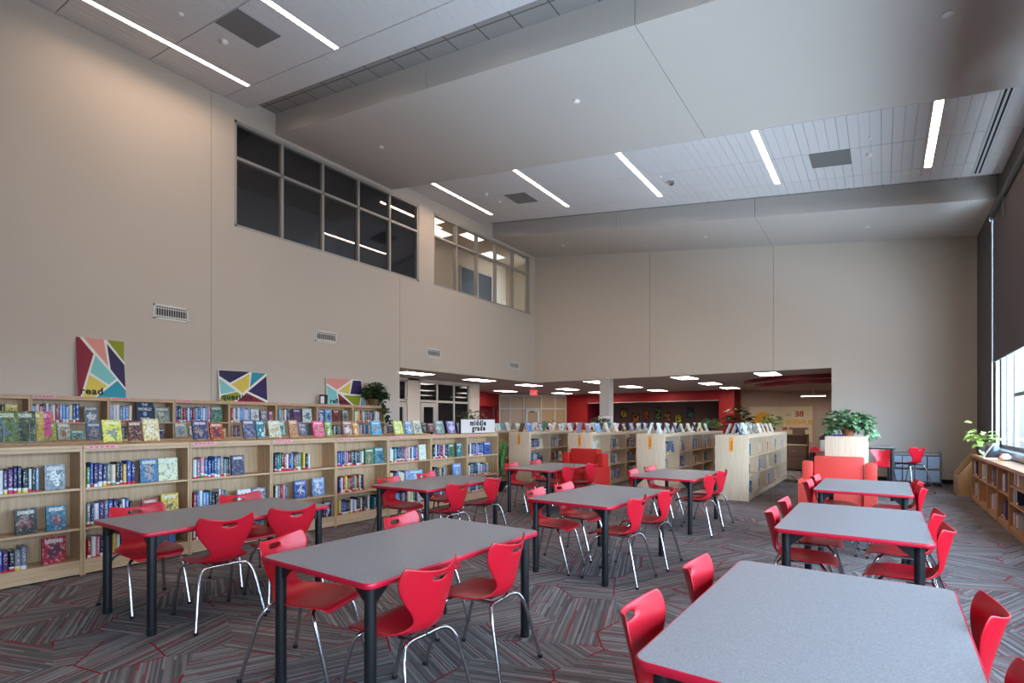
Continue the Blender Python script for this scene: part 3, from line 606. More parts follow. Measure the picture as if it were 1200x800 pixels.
MB().box((-.22, -.25, 0), (.22, .25, .02)).build('sheet', M['tan'], o); MB().prism([(-.22, .02), (-.18, .02), (-.3, .14), (-.33, .13)], 1, -.25, .25).build('flap', M['tan'], o)

# ---------------------------------------------------------------- bookcases
def bookcase(name, label, loc, w_, d_, h_, zs_, mats, both=True, group=None, rz=0, base=.13, fascia=.06, pinklab=True):
    """front faces local +X at x=0, runs along +Y for w_, is d_ deep; shelves with tops at zs_"""
    mv, mh = mats; o = thing(name, label, 'bookcase', loc, rz, group); t_ = .02
    for y in (0, w_-t_): MB().box((-d_, y, 0), (0, y+t_, h_-.03)).build('side_panel', mv, o)
    MB().cbox((-d_-.004, .001, h_-.03), (.004, w_-.001, h_), .004).build('top_panel', mh, o)
    MB().box((-.022, t_, h_-fascia), (-.002, w_-t_, h_-.03)).build('top_rail', mh, o)
    MB().box((-.025, t_, .015), (-.005, w_-t_, base)).build('plinth', mh, o)
    if both:
        MB().box((-d_+.002, t_, h_-fascia), (-d_+.022, w_-t_, h_-.03)).build('top_rail', mh, o)
        MB().box((-d_+.005, t_, .015), (-d_+.025, w_-t_, base)).build('plinth', mh, o)
    xb = -d_/2 if both else -d_+.012
    MB().box((xb-.006, t_, base), (xb+.006, w_-t_, h_-.03)).build('back_panel', mv, o)
    for z in zs_: MB().box((-d_+.012, t_, z-.02), (-.008, w_-t_, z)).build('shelf', mh, o)
    if pinklab: tag_label(o, .03, h_-.018, w_)
    return o
def tag_label(o, y, z, w_):
    b = MB(); b.box((.0045, y, z-.016), (.0065, y+w_*.27, z+.014), 0)
    for k in range(5): b.box((.0065, y+.02+k*w_*.045, z-.005), (.0071, y+.02+k*w_*.045+w_*.028, z+.004), 1)
    b.build('genre_label', [M['pink'], M['red_edge']], o)
FX, FW = -6.446, .982
ordn = ['first', 'second', 'third', 'fourth', 'fifth', 'sixth', 'seventh', 'eighth', 'ninth']
FS = (.15, .465, .855)
for i in range(8):
    bookcase('bookcase', 'oak bookcase, %s from the left in the low row facing the tables' % ordn[i], (FX, 1.86+FW*(i-1), 0), FW-.004, .6, 1.275, FS, (M['oak'], M['oak_h']), group='low oak bookcases')
SX = -8.35
for i in range(8):
    bookcase('bookcase', 'oak bookcase in the middle row, %s behind the low front row from left' % ordn[i], (SX, 1.86+FW*(i-1), 0), FW-.004, .6, 1.255, FS, (M['oak'], M['oak_h']), group='middle row of oak bookcases', pinklab=False)
UX, UW = -10.28, .967; US = (.13, .49, .83, 1.17, 1.5)
for i in range(9):
    bookcase('bookcase', 'tall oak bookcase against the left wall, %s from the left' % ordn[i], (UX, 2.34+UW*(i-2), 0), UW-.004, .33, 1.905, US, (M['oak'], M['oak_h']), both=False, group='tall oak wall bookcases')
RX = [-2.077, -3.69, -5.345, -7.01, -8.7]; RW = .97; RS = (.11, .484, .842)
unit = ['nearest the window', 'second from the window', 'third from the window', 'fourth from the window', 'farthest from the window']
for u_ in range(5):
    for i in range(5):
        bookcase('bookcase', 'maple double sided bookcase, %s bay of the shelf row %s' % (ordn[i], unit[u_]), (RX[u_], 10.79+.02*(i == 0)+RW*i, 0), RW-.002-.02*(i == 0), .61, 1.255, RS, (M['maple'], M['maple_h']), group='double sided maple bookcases', base=.11, pinklab=False)
    if u_ < 4:
        o = thing('end_panel', 'maple end panel of the shelf row %s' % unit[u_], 'end panel', (RX[u_]-.305, 10.79, 0), group='end panels of the shelf rows')
        MB().cbox((-.306, -.02, 0), (.306, .019, 1.257), .004).build('panel', M['maple'], o)
        MB().box((-.04, -.026, .94), (.036, -.02, 1.21)).build('subject_sign', M['orange'], o)
        b = MB()
        for k in range(4): b.box((-.012, -.0275, 1.13-k*.04-.02), (.01, -.026, 1.13-k*.04))
        b.build('sign_marks', M['ink'], o)
# single unit whose end stands behind the coral sofa
bookcase('bookcase', 'maple bookcase with a plant on top behind the coral sofa', (-.22, 10.81, 0), 1.35, .61, 1.255, RS, (M['maple'], M['maple_h']), pinklab=False, base=.11)
o = thing('end_panel', 'pale maple end panel rising behind the coral sofa', 'end panel', (-.525, 10.79, 0)); MB().cbox((-.306, -.02, 0), (.306, .019, 1.257), .004).build('panel', M['maple'], o)
MB().box((.308, .25, .82), (.312, .45, 1.0)).build('notice', M['paper'], o); MB().box((.312, .3, .84), (.314, .4, .92)).build('notice_picture', mat('blue_print', (50, 110, 200), .6), o)
# honey bookcases under the window: front faces -X
for i, (ya, yb_, zz) in enumerate(((9.76, 8.72, (.1, .42, .65)), (10.63, 9.77, (.1, .5)), (11.57, 10.64, (.1, .5)), (12.49, 11.58, (.1, .5)), (13.42, 12.5, (.1, .5)))):
    bookcase('bookcase', 'low honey wood bookcase under the window, %s from the camera' % ordn[i], (1.40, ya, 0), ya-yb_-.003, .29, .89, zz, (M['honey'], M['honey_h']), both=False, group='low bookcases under the window', rz=PI, base=.09, fascia=.05, pinklab=(i < 3))

# ---------------------------------------------------------------- books
def book_mesh(name, mats):
    b = MB(); t_ = .06
    b.box((-.5, -.5, 0), (.44, -.5+.08, 1), 0); b.box((-.5, .42, 0), (.44, .5, 1), 0)
    b.add([(.44, -.5, 0), (.5, -.3, 0), (.5, .3, 0), (.44, .5, 0), (.44, -.5, 1), (.5, -.3, 1), (.5, .3, 1), (.44, .5, 1)], [(0, 1, 5, 4), (1, 2, 6, 5), (2, 3, 7, 6), (3, 0, 4, 7), (0, 3, 2, 1), (4, 5, 6, 7)], 0)
    b.box((-.47, -.42, .02), (.44, .42, .975), 1)
    o = b.build(name, mats); me = o.data; bpy.data.objects.remove(o); return me
def face_mesh(name, mats):
    """lying upright with its front cover to +X: x = thickness, y = width, z = height"""
    b = MB(); b.box((.34, -.5, 0), (.5, .5, 1), 0); b.box((-.5, -.5, 0), (-.36, .5, 1), 0); b.box((-.36, -.5, 0), (.34, -.46, 1), 0); b.box((-.36, -.46, .02), (.34, .47, .98), 1)
    o = b.build(name, mats); me = o.data; bpy.data.objects.remove(o); return me
BOOK = book_mesh('book', [M['book'], M['pages']]); FACE = face_mesh('display_book', [M['cover'], M['pages']]); PLAIN = face_mesh('plain_book', [M['plain_cover'], M['pages']])
PAL = {'navy': (34, 44, 92), 'blue': (44, 92, 160), 'sky blue': (120, 168, 214), 'white': (222, 222, 222), 'black': (26, 26, 30), 'teal': (36, 116, 128), 'grey': (128, 132, 138), 'red': (168, 34, 40), 'yellow': (214, 186, 70), 'brown': (106, 72, 48), 'green': (64, 120, 66), 'purple': (86, 58, 112), 'pink': (214, 130, 156), 'cream': (222, 210, 184), 'orange': (210, 110, 44)}
MIX = ['navy']*4+['blue']*4+['white']*4+['black']*5+['sky blue']*2+['teal']*2+['grey']*3+['red', 'red', 'yellow', 'brown', 'green', 'purple', 'pink', 'cream', 'cream']
PALE = ['white']*5+['grey']*4+['sky blue']*4+['blue']*3+['cream']*3+['navy', 'black', 'pink', 'yellow', 'red']
DARK = ['black']*4+['navy']*3+['grey']*3+['purple', 'brown', 'red', 'blue', 'white']
rb = random.Random(11)
books = []   # dicts: spine-out books
def jit(c): return tuple(min(255, max(0, k_+rb.randint(-12, 12))) for k_ in c)
def run(y0, y1, x_front, z, hmax, where, pal=MIX, face=1, tmin=.02, tmax=.042, hmin=None, lean=True, depth=(.14, .17)):
    """a run of spine-out books from y0 to y1; spines at x_front, facing +X (face=1) or -X"""
    y = min(y0, y1); e = max(y0, y1); n = 0
    while True:
        th = rb.uniform(tmin, tmax)
        if y+th > e: break
        h = rb.uniform((hmin or hmax*.8), hmax); d_ = rb.uniform(*depth); cn = rb.choice(pal); n += 1
        tilt = rb.uniform(-.02, .02) if lean else 0
        xs_ = x_front-face*rb.uniform(0, .012)
        books.append(dict(x=xs_-face*d_/2, y=y+th/2, z=z, d=d_, t=th-.002, h=h, c=cn, col=jit(PAL[cn]), where=where, n=n, face=face, tilt=tilt, rank=(h*th)/((xs_)**2+y*y)))
        y += th
faces = []
fcount = {}
def face_book(y0, y1, x, z, h, cn, where, tilt=.12, mesh=None, face=1, col=None, yaw=0, name='display_book', label=None, grp=None):
    w_ = abs(y1-y0); o = bpy.data.objects.new(name, mesh or FACE); C.objects.link(o)
    o.location = (x, (y0+y1)/2, z); o.scale = (.025, w_, h); o.rotation_euler = (0, -tilt, yaw if face == 1 else yaw+PI)
    c = lin(jit(col or PAL[cn])); o.color = c
    tag(o, label or where % cn, 'book', grp or 'books shown cover out'); return o
def Y(px, x): return y_on_x(px, x)
shelfname = {0: 'bottom', 1: 'middle', 2: 'top'}
# front row: (bay, level, spine runs in image columns, face-out covers (px0, px1, colour, height))
FR = [
 (0, 2, [(-14, 47)], [(53, 77, 'grey', .24)]), (0, 1, [(-12, 3)], [(18, 44, 'black', .235), (55, 78, 'teal', .235)]), (0, 0, [(-14, 36)], [(50, 78, 'red', .25)]),
 (1, 2, [(102, 161)], [(165, 185.5, 'blue', .25), (186.5, 209, 'cream', .25)]), (1, 1, [(102, 159)], [(167.5, 186, 'red', .21), (190, 210, 'yellow', .24)]), (1, 0, [(103, 126), (128, 147)], [(186, 206, 'blue', .2)]),
 (2, 2, [(227, 271)], [(272.5, 287, 'navy', .24)]), (2, 1, [(227, 268)], [(279.5, 295, 'white', .2), (296, 312.5, 'grey', .2)]), (2, 0, [(227, 250)], [(296, 310, 'teal', .19)]),
 (3, 2, [(322, 354), (356, 365)], []), (3, 1, [(322, 338)], [(346, 360, 'blue', .24), (367, 381, 'sky blue', .25)]), (3, 0, [(322, 345)], [(380, 389, 'navy', .22)]),
 (4, 2, [(397, 427)], [(429, 439, 'green', .24), (440, 450.5, 'teal', .25)]), (4, 1, [(397.5, 428)], []), (4, 0, [(397.5, 434.5), (439, 448)], []),
 (5, 2, [(457.5, 491)], [(492, 500, 'white', .26)]), (5, 1, [(457, 480)], [(480, 496, 'sky blue', .22)]), (5, 0, [(460, 489)], [(490, 499.5, 'white', .24)]),
 (6, 2, [(508, 526)], [(526.5, 533, 'green', .25), (536, 542.5, 'teal', .26)]), (6, 1, [(508, 522)], [(532, 541, 'sky blue', .26)]), (6, 0, [(508, 530)], []),
 (7, 2, [(550, 567)], [(568, 576, 'blue', .25)]), (7, 1, [(550, 575)], []), (7, 0, [(550, 566)], [])]
for bay, lv, runs, fcs in FR:
    fw = 'on the %s shelf of the %s low oak bookcase' % (shelfname[lv], ordn[bay])
    xf = FX-.03
    for a, c in runs: run(Y(a, xf), Y(c, xf), xf, FS[lv]+.001, .245 if lv else .225, ('front', bay, lv, fw), pal=MIX if (bay, lv) != (0, 0) else DARK, tmin=.024, tmax=.044)
    for q, (a, c, cn, h) in enumerate(fcs):
        face_book(Y(a, xf-.03), Y(c, xf-.03), xf-.05, FS[lv]+.001, h, cn, '%s covered book facing out '+fw, .08)
# tall wall bookcases
UP = [
 (1, 4, [(2, 8)], [(7, 22, 'yellow', .25)], MIX), (2, 4, [(37, 94)], [(100, 116, 'grey', .23)], PALE), (2, 3, [(38, 48)], [], DARK),
 (3, 4, [(129, 158)], [(183, 200.5, 'grey', .24)], PALE), (3, 3, [(140, 150)], [(187, 195, 'navy', .2)], DARK),
 (4, 4, [(206, 247)], [(248.5, 262, 'green', .28)], PALE), (4, 3, [(219, 226)], [(261, 268, 'yellow', .2)], MIX),
 (5, 4, [(271, 294)], [(295.6, 305, 'white', .24), (307, 315, 'grey', .22), (317, 321, 'pink', .2)], PALE), (5, 3, [(271, 284)], [], DARK),
 (6, 4, [(327, 340)], [(345, 354, 'purple', .26), (356.5, 367, 'white', .27)], PALE), (6, 3, [(352, 364)], [], MIX),
 (7, 4, [], [(374.6, 382, 'blue', .26), (383, 390.5, 'sky blue', .26), (392, 399, 'red', .26), (403, 410, 'grey', .26)], PALE), (7, 3, [(376, 402)], [], DARK),
 (8, 4, [(416, 446.5)], [], PALE), (8, 3, [(416, 434)], [], PALE)]
for bay, lv, runs, fcs, pal in UP:
    fw = 'on the %s shelf of the %s tall wall bookcase' % ('upper' if lv == 4 else 'lower', ordn[bay]); xf = UX-.03
    for a, c in runs: run(Y(a, xf), Y(c, xf), xf, US[lv]+.001, .29 if lv == 4 else .27, ('wall', bay, lv, fw), pal=pal, tmin=.03, tmax=.055, hmin=.24)
    for a, c, cn, h in fcs: face_book(Y(a, xf), Y(c, xf), xf-.05, US[lv]+.001, h*1.1, cn, '%s covered book facing out '+fw, .1)
o = face_book(Y(160.5, UX-.05), Y(181, UX-.05), UX-.08, US[4]+.001, .36, 'navy', '', .1, PLAIN, col=(26, 36, 70), label='large navy book lettered in white on the third wall bookcase from left')
cvr = Matrix.Rotation(0, 4, 'X')
for txt, z, s_ in (('THE', .78, .17), ('WORLD', .56, .19), ('BOOK', .1, .17)):
    me = text_mesh(txt, s_, .02, .004); me.materials.clear(); me.materials.append(M['paper'])
    l = bpy.data.objects.new('lettering', me); C.objects.link(l); l.parent = o
    l.matrix_local = Matrix(((0, 0, 1, .51), (1, 0, 0, 0), (0, 1, 0, z), (0, 0, 0, 1)))@Matrix.Diagonal((1.1, 1, 1, 1))
b = MB(); b.lathe([(.0, 0), (.11, 0), (.11, .03), (.0, .03)], 16); g_ = b.build('globe_emblem', M['bin'], o); g_.matrix_local = Matrix(((0, 0, 1, .5), (1, 0, 0, 0), (0, 1, 0, .4), (0, 0, 0, 1)))
# double sided rows
pr = random.Random(5)
for u_ in range(4):
    for i in range(5):
        if u_ == 3 and i > 2: continue
        for lv in range(3):
            y0 = 10.79+RW*i+.05; L2 = pr.choice((.3, .38, .45, .55)); fw = 'on the %s shelf of the shelf row %s' % (shelfname[lv], unit[u_])
            run(y0, y0+L2, RX[u_]-.03, RS[lv]+.001, .25, ('row%d' % u_, i, lv, fw), pal=PALE if pr.random() < .6 else MIX, tmin=.025, tmax=.05)
            if pr.random() < .7: face_book(y0+L2+.06, y0+L2+.22, RX[u_]-.08, RS[lv]+.001, .24, pr.choice(['sky blue', 'white', 'teal', 'blue', 'pink', 'grey', 'cream']), '%s cover on the '+'%s shelf, %s bay of the row %s' % (shelfname[lv], ordn[i], unit[u_]), .1)
# under the window
for i, (ya, yb_, lvs) in enumerate(((9.72, 8.76, (.1, .42, .65)), (10.6, 9.8, (.1, .5)), (11.53, 10.67, (.1, .5)), (12.45, 11.62, (.1, .5)), (13.38, 12.54, (.1, .5)))):
    for z in lvs:
        if i == 3 and z < .3: continue
        run(ya-.04, ya-.3, 1.43, z+.001, .2 if i == 0 else .27, ('window', i, z, 'in the %s low bookcase under the window' % ordn[i]), pal=DARK+PALE[:4], face=-1, tmin=.03, tmax=.06, depth=(.13, .16), hmin=.17 if i == 0 else .22)
        if i < 4 and (i+int(z*10)) % 2: face_book(ya-.66, ya-.48, 1.52, z+.001, .2 if i == 0 else .26, 'black', '%s covered book standing in the '+'%s window bookcase, %s shelf' % (ordn[i], {.1: 'bottom', .42: 'middle', .65: 'top', .5: 'top'}[z]), .08, face=-1)
# individuals: the 300 that show largest; the rest as one mass
books.sort(key=lambda k_: -k_['rank'])
head, tail = books[:296], books[296:]
def ordw(n): return '%d%s' % (n, 'th' if 10 <= n % 100 <= 20 else {1: 'st', 2: 'nd', 3: 'rd'}.get(n % 10, 'th'))
seen = set()
for k_ in head:
    o = bpy.data.objects.new('book', BOOK); C.objects.link(o)
    o.location = (k_['x'], k_['y'], k_['z']); o.scale = (k_['d'], k_['t'], k_['h']); o.rotation_euler = (k_['tilt']*.0, 0, 0 if k_['face'] == 1 else PI); o.color = lin(k_['col'])
    lab = '%s spine %s from left %s' % (k_['c'], ordw(k_['n']), k_['where'][3])
    if k_['where'][0].startswith('row'): lab = '%s spine %s from left, %s bay, %s shelf, shelf row %s' % (k_['c'], ordw(k_['n']), ordn[k_['where'][1]], shelfname[k_['where'][2]], unit[int(k_['where'][0][3])])
    if k_['where'][0] == 'window': lab = '%s spine %s from camera end, %s shelf, %s' % (k_['c'], ordw(k_['n']), {.1: 'bottom', .42: 'middle', .65: 'top', .5: 'top'}[k_['where'][2]], '%s bookcase under the window' % ordn[k_['where'][1]])
    n_ = 2
    base_l = lab
    while lab in seen: lab = base_l.replace(' from left', ' past the gap from left') if n_ == 2 else base_l+' again'; n_ += 1
    seen.add(lab); tag(o, lab, 'book', 'books standing spine out on the shelves')
if tail:
    b = MB(); cols = []; loc_ = []
    for k_ in tail:
        f = k_['face']; x0, x1 = k_['x']-f*k_['d']/2, k_['x']+f*k_['d']/2; n0 = len(b.v); f0 = len(b.f)
        lo, hi = min(x0, x1), max(x0, x1)
        b.box((lo, k_['y']-k_['t']/2, k_['z']), (hi, k_['y']+k_['t']/2, k_['z']+k_['h']))
        r_ = rb.random()
        for v_ in b.v[n0:]: loc_.append((1.0 if (v_[0] > k_['x']) == (f == 1) else 0.0, (v_[1]-k_['y'])/k_['t']+.5, (v_[2]-k_['z'])/k_['h'])); cols.append((*lin(k_['col'])[:3], r_))
    vv = list(b.v); o = b.build('book_rows', M['book_mass']); o['kind'] = 'stuff'; tag(o, 'smaller books standing in the farther bays of the shelf rows', 'books')
    a = o.data.attributes.new('cover', 'FLOAT_COLOR', 'POINT'); a.data.foreach_set('color', [q for c in cols for q in c])
    a = o.data.attributes.new('local', 'FLOAT_VECTOR', 'POINT'); a.data.foreach_set('vector', [q for c in loc_ for q in c])
# display books on the low rows, each leaning on a small easel
def easel_proto():
    e = thing('book_easel', 'small wooden easel', 'easel', (0, 0, 0))
    for s_ in (-1, 1): MB().tube([(.03, s_*.055, .0), (-.035, s_*.012, .2)], .0035, 6).build('leg', M['tan'], e)
    MB().tube([(-.035, 0, .2), (-.1, 0, 0)], .0035, 6).build('prop', M['tan'], e)
    b = MB(); b.box((.02, -.055, .012), (.045, .055, .017)); b.box((.041, -.05, .012), (.045, .05, .026)); b.build('ledge', M['tan'], e); return e
EZ = easel_proto(); used = []
def display(px0, px1, ytop, ybot, x, zb, cn, desc, lean=.25, ez=True, col=None, mesh=None):
    y0, y1 = Y(px0, x), Y(px1, x); h = max(.12, min(.34, (ybot-ytop)/FPX*(abs(x)/abs(ray((px0+px1)/2, 0)[0]))*1.03)); c = (y0+y1)/2; w_ = (y1-y0)*.96
    if ez:
        e = EZ if not used else dup(EZ); used.append(1); e.location = (x-.012, c, zb); e['label'] = 'small wooden easel holding the %s book' % desc; e['group'] = 'book easels on the low cases'
    o = face_book(c-w_/2, c+w_/2, x+.014, zb+(.018 if ez else .001), h, cn, '', lean, mesh, col=col, label='%s book on display %s' % (desc, ''), grp='display books on the low cases')
    o.location.x = x+.014; return o
DF = [(120, 143, 494.5, 520, 'yellow', 'bright yellow', (232, 214, 84)), (150, 167, 495.5, 519, 'brown', 'brown photo cover', (110, 66, 50)), (167.5, 187, 494.5, 520, 'cream', 'cream cover with dark figure', (222, 208, 150)),
 (226, 244, 495, 517, 'navy', 'slate blue', (66, 76, 96)), (246, 262, 497, 516, 'orange', 'black and orange', (170, 62, 34)), (285, 299, 494.5, 516, 'grey', 'dusty blue', (88, 102, 124)), (300, 311, 494, 514.5, 'teal', 'teal with pale head', (42, 130, 150)),
 (315, 329, 494.5, 514, 'white', 'white and red comic cover', (214, 200, 196)), (339, 349.5, 493, 513, 'orange', 'tan and brown', (184, 140, 92)), (367, 380, 495, 513, 'pink', 'hot pink', (226, 82, 130)), (381, 389.5, 495, 512, 'green', 'grass green', (104, 166, 70)),
 (402, 413.5, 495, 512, 'orange', 'rust and blue', (150, 110, 100)), (413.8, 420.5, 497, 512, 'orange', 'amber', (206, 138, 60)), (435, 447, 495, 511, 'sky blue', 'cyan blue', (64, 176, 208)), (462, 472, 495, 510.5, 'yellow', 'yellow green', (214, 222, 120)),
 (475, 483, 494, 509, 'sky blue', 'blue and gold', (96, 156, 190)), (484.5, 494, 493, 509, 'white', 'white with black and yellow', (214, 210, 170)), (510.5, 520.5, 494.5, 509, 'teal', 'grey green', (120, 158, 160)), (524.5, 533.5, 494.5, 508.5, 'purple', 'violet and white', (120, 120, 190)), (537, 543, 497, 508.5, 'white', 'plain white', (226, 232, 238))]
for a, c, t0, t1, cn, de, col in DF:
    o = display(a, c, t0, t1, -6.75, 1.276, cn, de, col=col); o['label'] = '%s book displayed on top of the low oak bookcases' % de
DR = [(48, 66, 495, 515, 'yellow', 'yellow green landscape cover', (160, 164, 70)), (67.5, 82.5, 495, 514.5, 'grey', 'pale grey cover', (178, 170, 164)), (83, 99, 504, 514.5, 'teal', 'small sea green', (110, 150, 150)), (101.5, 119, 494.5, 514, 'blue', 'blue with orange disc', (70, 100, 150)),
 (205, 219, 495, 512, 'grey', 'grey and green', (160, 170, 160)), (221, 226, 498, 511.5, 'grey', 'narrow grey', (130, 136, 140)), (325, 334, 494, 509.5, 'sky blue', 'pale turquoise', (150, 196, 200)), (350, 359, 496, 509, 'blue', 'soft blue', (120, 146, 180)), (454, 461, 496, 506, 'black', 'black and white', (90, 90, 96)), (494.5, 500.5, 495, 506, 'navy', 'dark portrait', (70, 70, 90)), (501.5, 509, 494, 504, 'pink', 'mauve', (150, 104, 120))]
for a, c, t0, t1, cn, de, col in DR:
    o = display(a, c, t0, t1, -8.62, 1.256, cn, de, col=col); o['label'] = '%s book displayed on the middle row of oak cases' % de
# fan of tall picture books at far left, held by a wire rack
o = thing('wire_book_rack', 'wire rack holding tall picture books at the far left', 'book rack', (-8.55, Y(17, -8.55), 1.256))
for s_ in (-.13, .1): MB().tube([(.16, s_, 0), (.16, s_, .2), (.14, s_, .22)], .008, 6).build('upright', M['steel'], o)
MB().tube([(-.2, -.3, .008), (.17, -.3, .008), (.17, .3, .008), (-.2, .3, .008)], .008, 6).build('base_wire', M['steel'], o)
for k, (dy, cn, de, col, xx) in enumerate(((-.1, 'green', 'large olive green', (106, 120, 40), .1), (.07, 'green', 'tall moss green', (96, 116, 60), .05), (.16, 'yellow', 'tall mustard yellow', (190, 160, 60), .0), (.24, 'pink', 'tall magenta', (200, 80, 150), -.06), (.28, 'orange', 'tall orange', (196, 110, 60), -.11))):
    face_book(Y(17, -8.55)+dy-.2, Y(17, -8.55)+dy+.12, -8.55+xx, 1.272, .37, cn, '', .16, col=col, label='%s picture book in the rack at the far left' % de, grp='tall picture books at the far left')
# A-shaped pairs on top of the double sided rows
pc_ = ['white', 'sky blue', 'grey', 'white', 'cream', 'grey', 'white', 'teal', 'black', 'white', 'cream', 'navy', 'brown', 'white', 'grey']
for u_ in range(5):
    for k in range(9):
        y = 10.95+k*.52+(.1 if u_ % 2 else 0); 
        if k > (7, 7, 8, 7, 6)[u_]: continue
        for s_ in (-1, 1):
            cn = pr.choice(pc_); w_ = pr.uniform(.15, .2)
            face_book(y+s_*.05-w_/2, y+s_*.05+w_/2, RX[u_]-.305+s_*.125, 1.256, pr.uniform(.21, .25), cn, '', .36, face=s_, yaw=pr.uniform(-.15, .15),
                label='%s book, %s along the %s side atop the shelf row %s' % (cn, ordn[k], 'window' if s_ == 1 else 'bookcase', unit[u_]), grp='books propped on the shelf rows')

# ---------------------------------------------------------------- posters, sign, vents
PC = dict(wine=(132, 14, 44), pink=(222, 150, 140), lime=(140, 150, 20), navy=(38, 32, 78), aqua=(130, 200, 198), gold=(220, 196, 84), teal=(36, 150, 172), plum=(44, 26, 84))
for k_ in PC: M['art_'+k_] = mat('poster_'+k_, PC[k_], .6)
READ = [('wine', [(0, 1), (.075, 1), (.345, .738), (.056, 0), (0, 0)]), ('pink', [(.151, 1), (.564, 1), (.641, .543)]), ('lime', [(.632, 1), (1, 1), (.989, .639)]), ('navy', [(.629, .93), (.991, .588), (.997, .184), (.691, .49)]), ('aqua', [(.384, .71), (.808, .333), (.635, .228), (.266, .423)]), ('gold', [(.248, .377), (.601, .205), (.336, 0), (.101, 0)]), ('teal', [(.829, .304), (1, .137), (1, 0), (.369, 0)])]
QUES = [('navy', [(.013, .982), (.638, .999), (.219, .599), (.013, .796)]), ('teal', [(.68, .992), (.989, .992), (.626, .503)]), ('gold', [(.244, .561), (.635, .94), (.601, .48), (.464, .285)]), ('aqua', [(.011, .717), (.328, .346), (.027, .217)]), ('plum', [(.997, .903), (.991, .075), (.582, .355)]), ('lime', [(.025, .174), (.353, .318), (.431, .232), (.275, 0), (.003, 0)]), ('wine', [(.55, .301), (.967, .003), (.327, 0)])]
REFL = [('pink', [(.01, .989), (.703, 1), (.278, .565), (.008, .788)]), ('gold', [(.684, .888), (.607, .427), (.307, .511)]), ('plum', [(.744, .96), (.987, .972), (.989, .43), (.64, .429)]), ('aqua', [(.013, .705), (.262, .495), (.293, 0), (.011, 0)]), ('wine', [(.302, .441), (.675, .009), (.315, 0)]), ('lime', [(.44, .378), (.948, .373), (.892, .009), (.739, .003)]), ('teal', [(.977, .36), (1, 0), (.929, .011)])]
for nm_, polys, y0, w_, h_, tx, sz, lab in (('read', READ, 2.96, .66, .97, (.05, .05), .155, 'wine and navy poster lettered read standing on the wall bookcases'), ('question', QUES, 5.17, .98, .62, (.045, .07), .155, 'geometric poster lettered question standing on the wall bookcases'), ('reflect', REFL, 7.6, 1.02, .635, (.07, .06), .15, 'geometric poster lettered reflect beside the trailing plant')):
    o = thing('art_panel', lab, 'poster', (XL+.11, y0, 1.906), group='three word posters'); o.rotation_euler = (0, -.09, 0)
    MB().box((-.03, 0, 0), (0, w_, h_)).build('canvas', M['paper'], o)
    b = MB(); keys = [p_[0] for p_ in polys]
    for i, (c, P) in enumerate(polys): b.prism([(u_*w_, v_*h_) for u_, v_ in P], 0, .0, .0015, i)
    b.build('painted_shapes', [M['art_'+c] for c in keys], o)
    lettering('lettering', nm_, sz, M['ink'], o, frame4((.003, tx[0]*w_, tx[1]*h_), (0, 1, 0), (0, 0, 1)), depth=.001, bold=.005, align='LEFT', space=1.12)
o = thing('small_picture_frame', 'small dark picture frame left of the reflect poster', 'picture frame', (XL+.2, Y(379.5, XL+.2), 1.906)); MB().box((-.02, -.1, 0), (0, .1, .22)).build('frame', M['black'], o); MB().box((0, -.085, .02), (.004, .01, .18)).build('photo', M['paper'], o)
o = thing('middle_grade_sign', 'white sign lettered middle grade on the end of the low bookcases', 'sign', (-6.62, 7.76, 1.276))
MB().box((-.05, 0, 0), (-.008, 1.1, .29)).build('sign_backing', M['black'], o); MB().box((-.008, .012, .012), (.0, 1.088, .278)).build('sign_face', mat('pale_sign', (222, 214, 208), .6), o)
for txt, y_, z_ in (('middle', .53, .162), ('grade', .55, .058)): lettering('lettering', txt, .145, M['ink'], o, frame4((.002, y_, z_), (0, 1, 0), (0, 0, 1)), depth=.002, bold=.007, space=1.3)
o = thing('new_sign', 'white NEW sign standing among the display books far back', 'sign', (-7.26, 15.58, 1.256)); MB().box((-.24, -.01, 0), (.24, .01, .44)).build('sign_face', M['paper'], o)
lettering('lettering', 'NEW', .16, M['ink'], o, frame4((0, -.012, .24), (1, 0, 0), (0, 0, 1)), depth=.002, bold=.006)

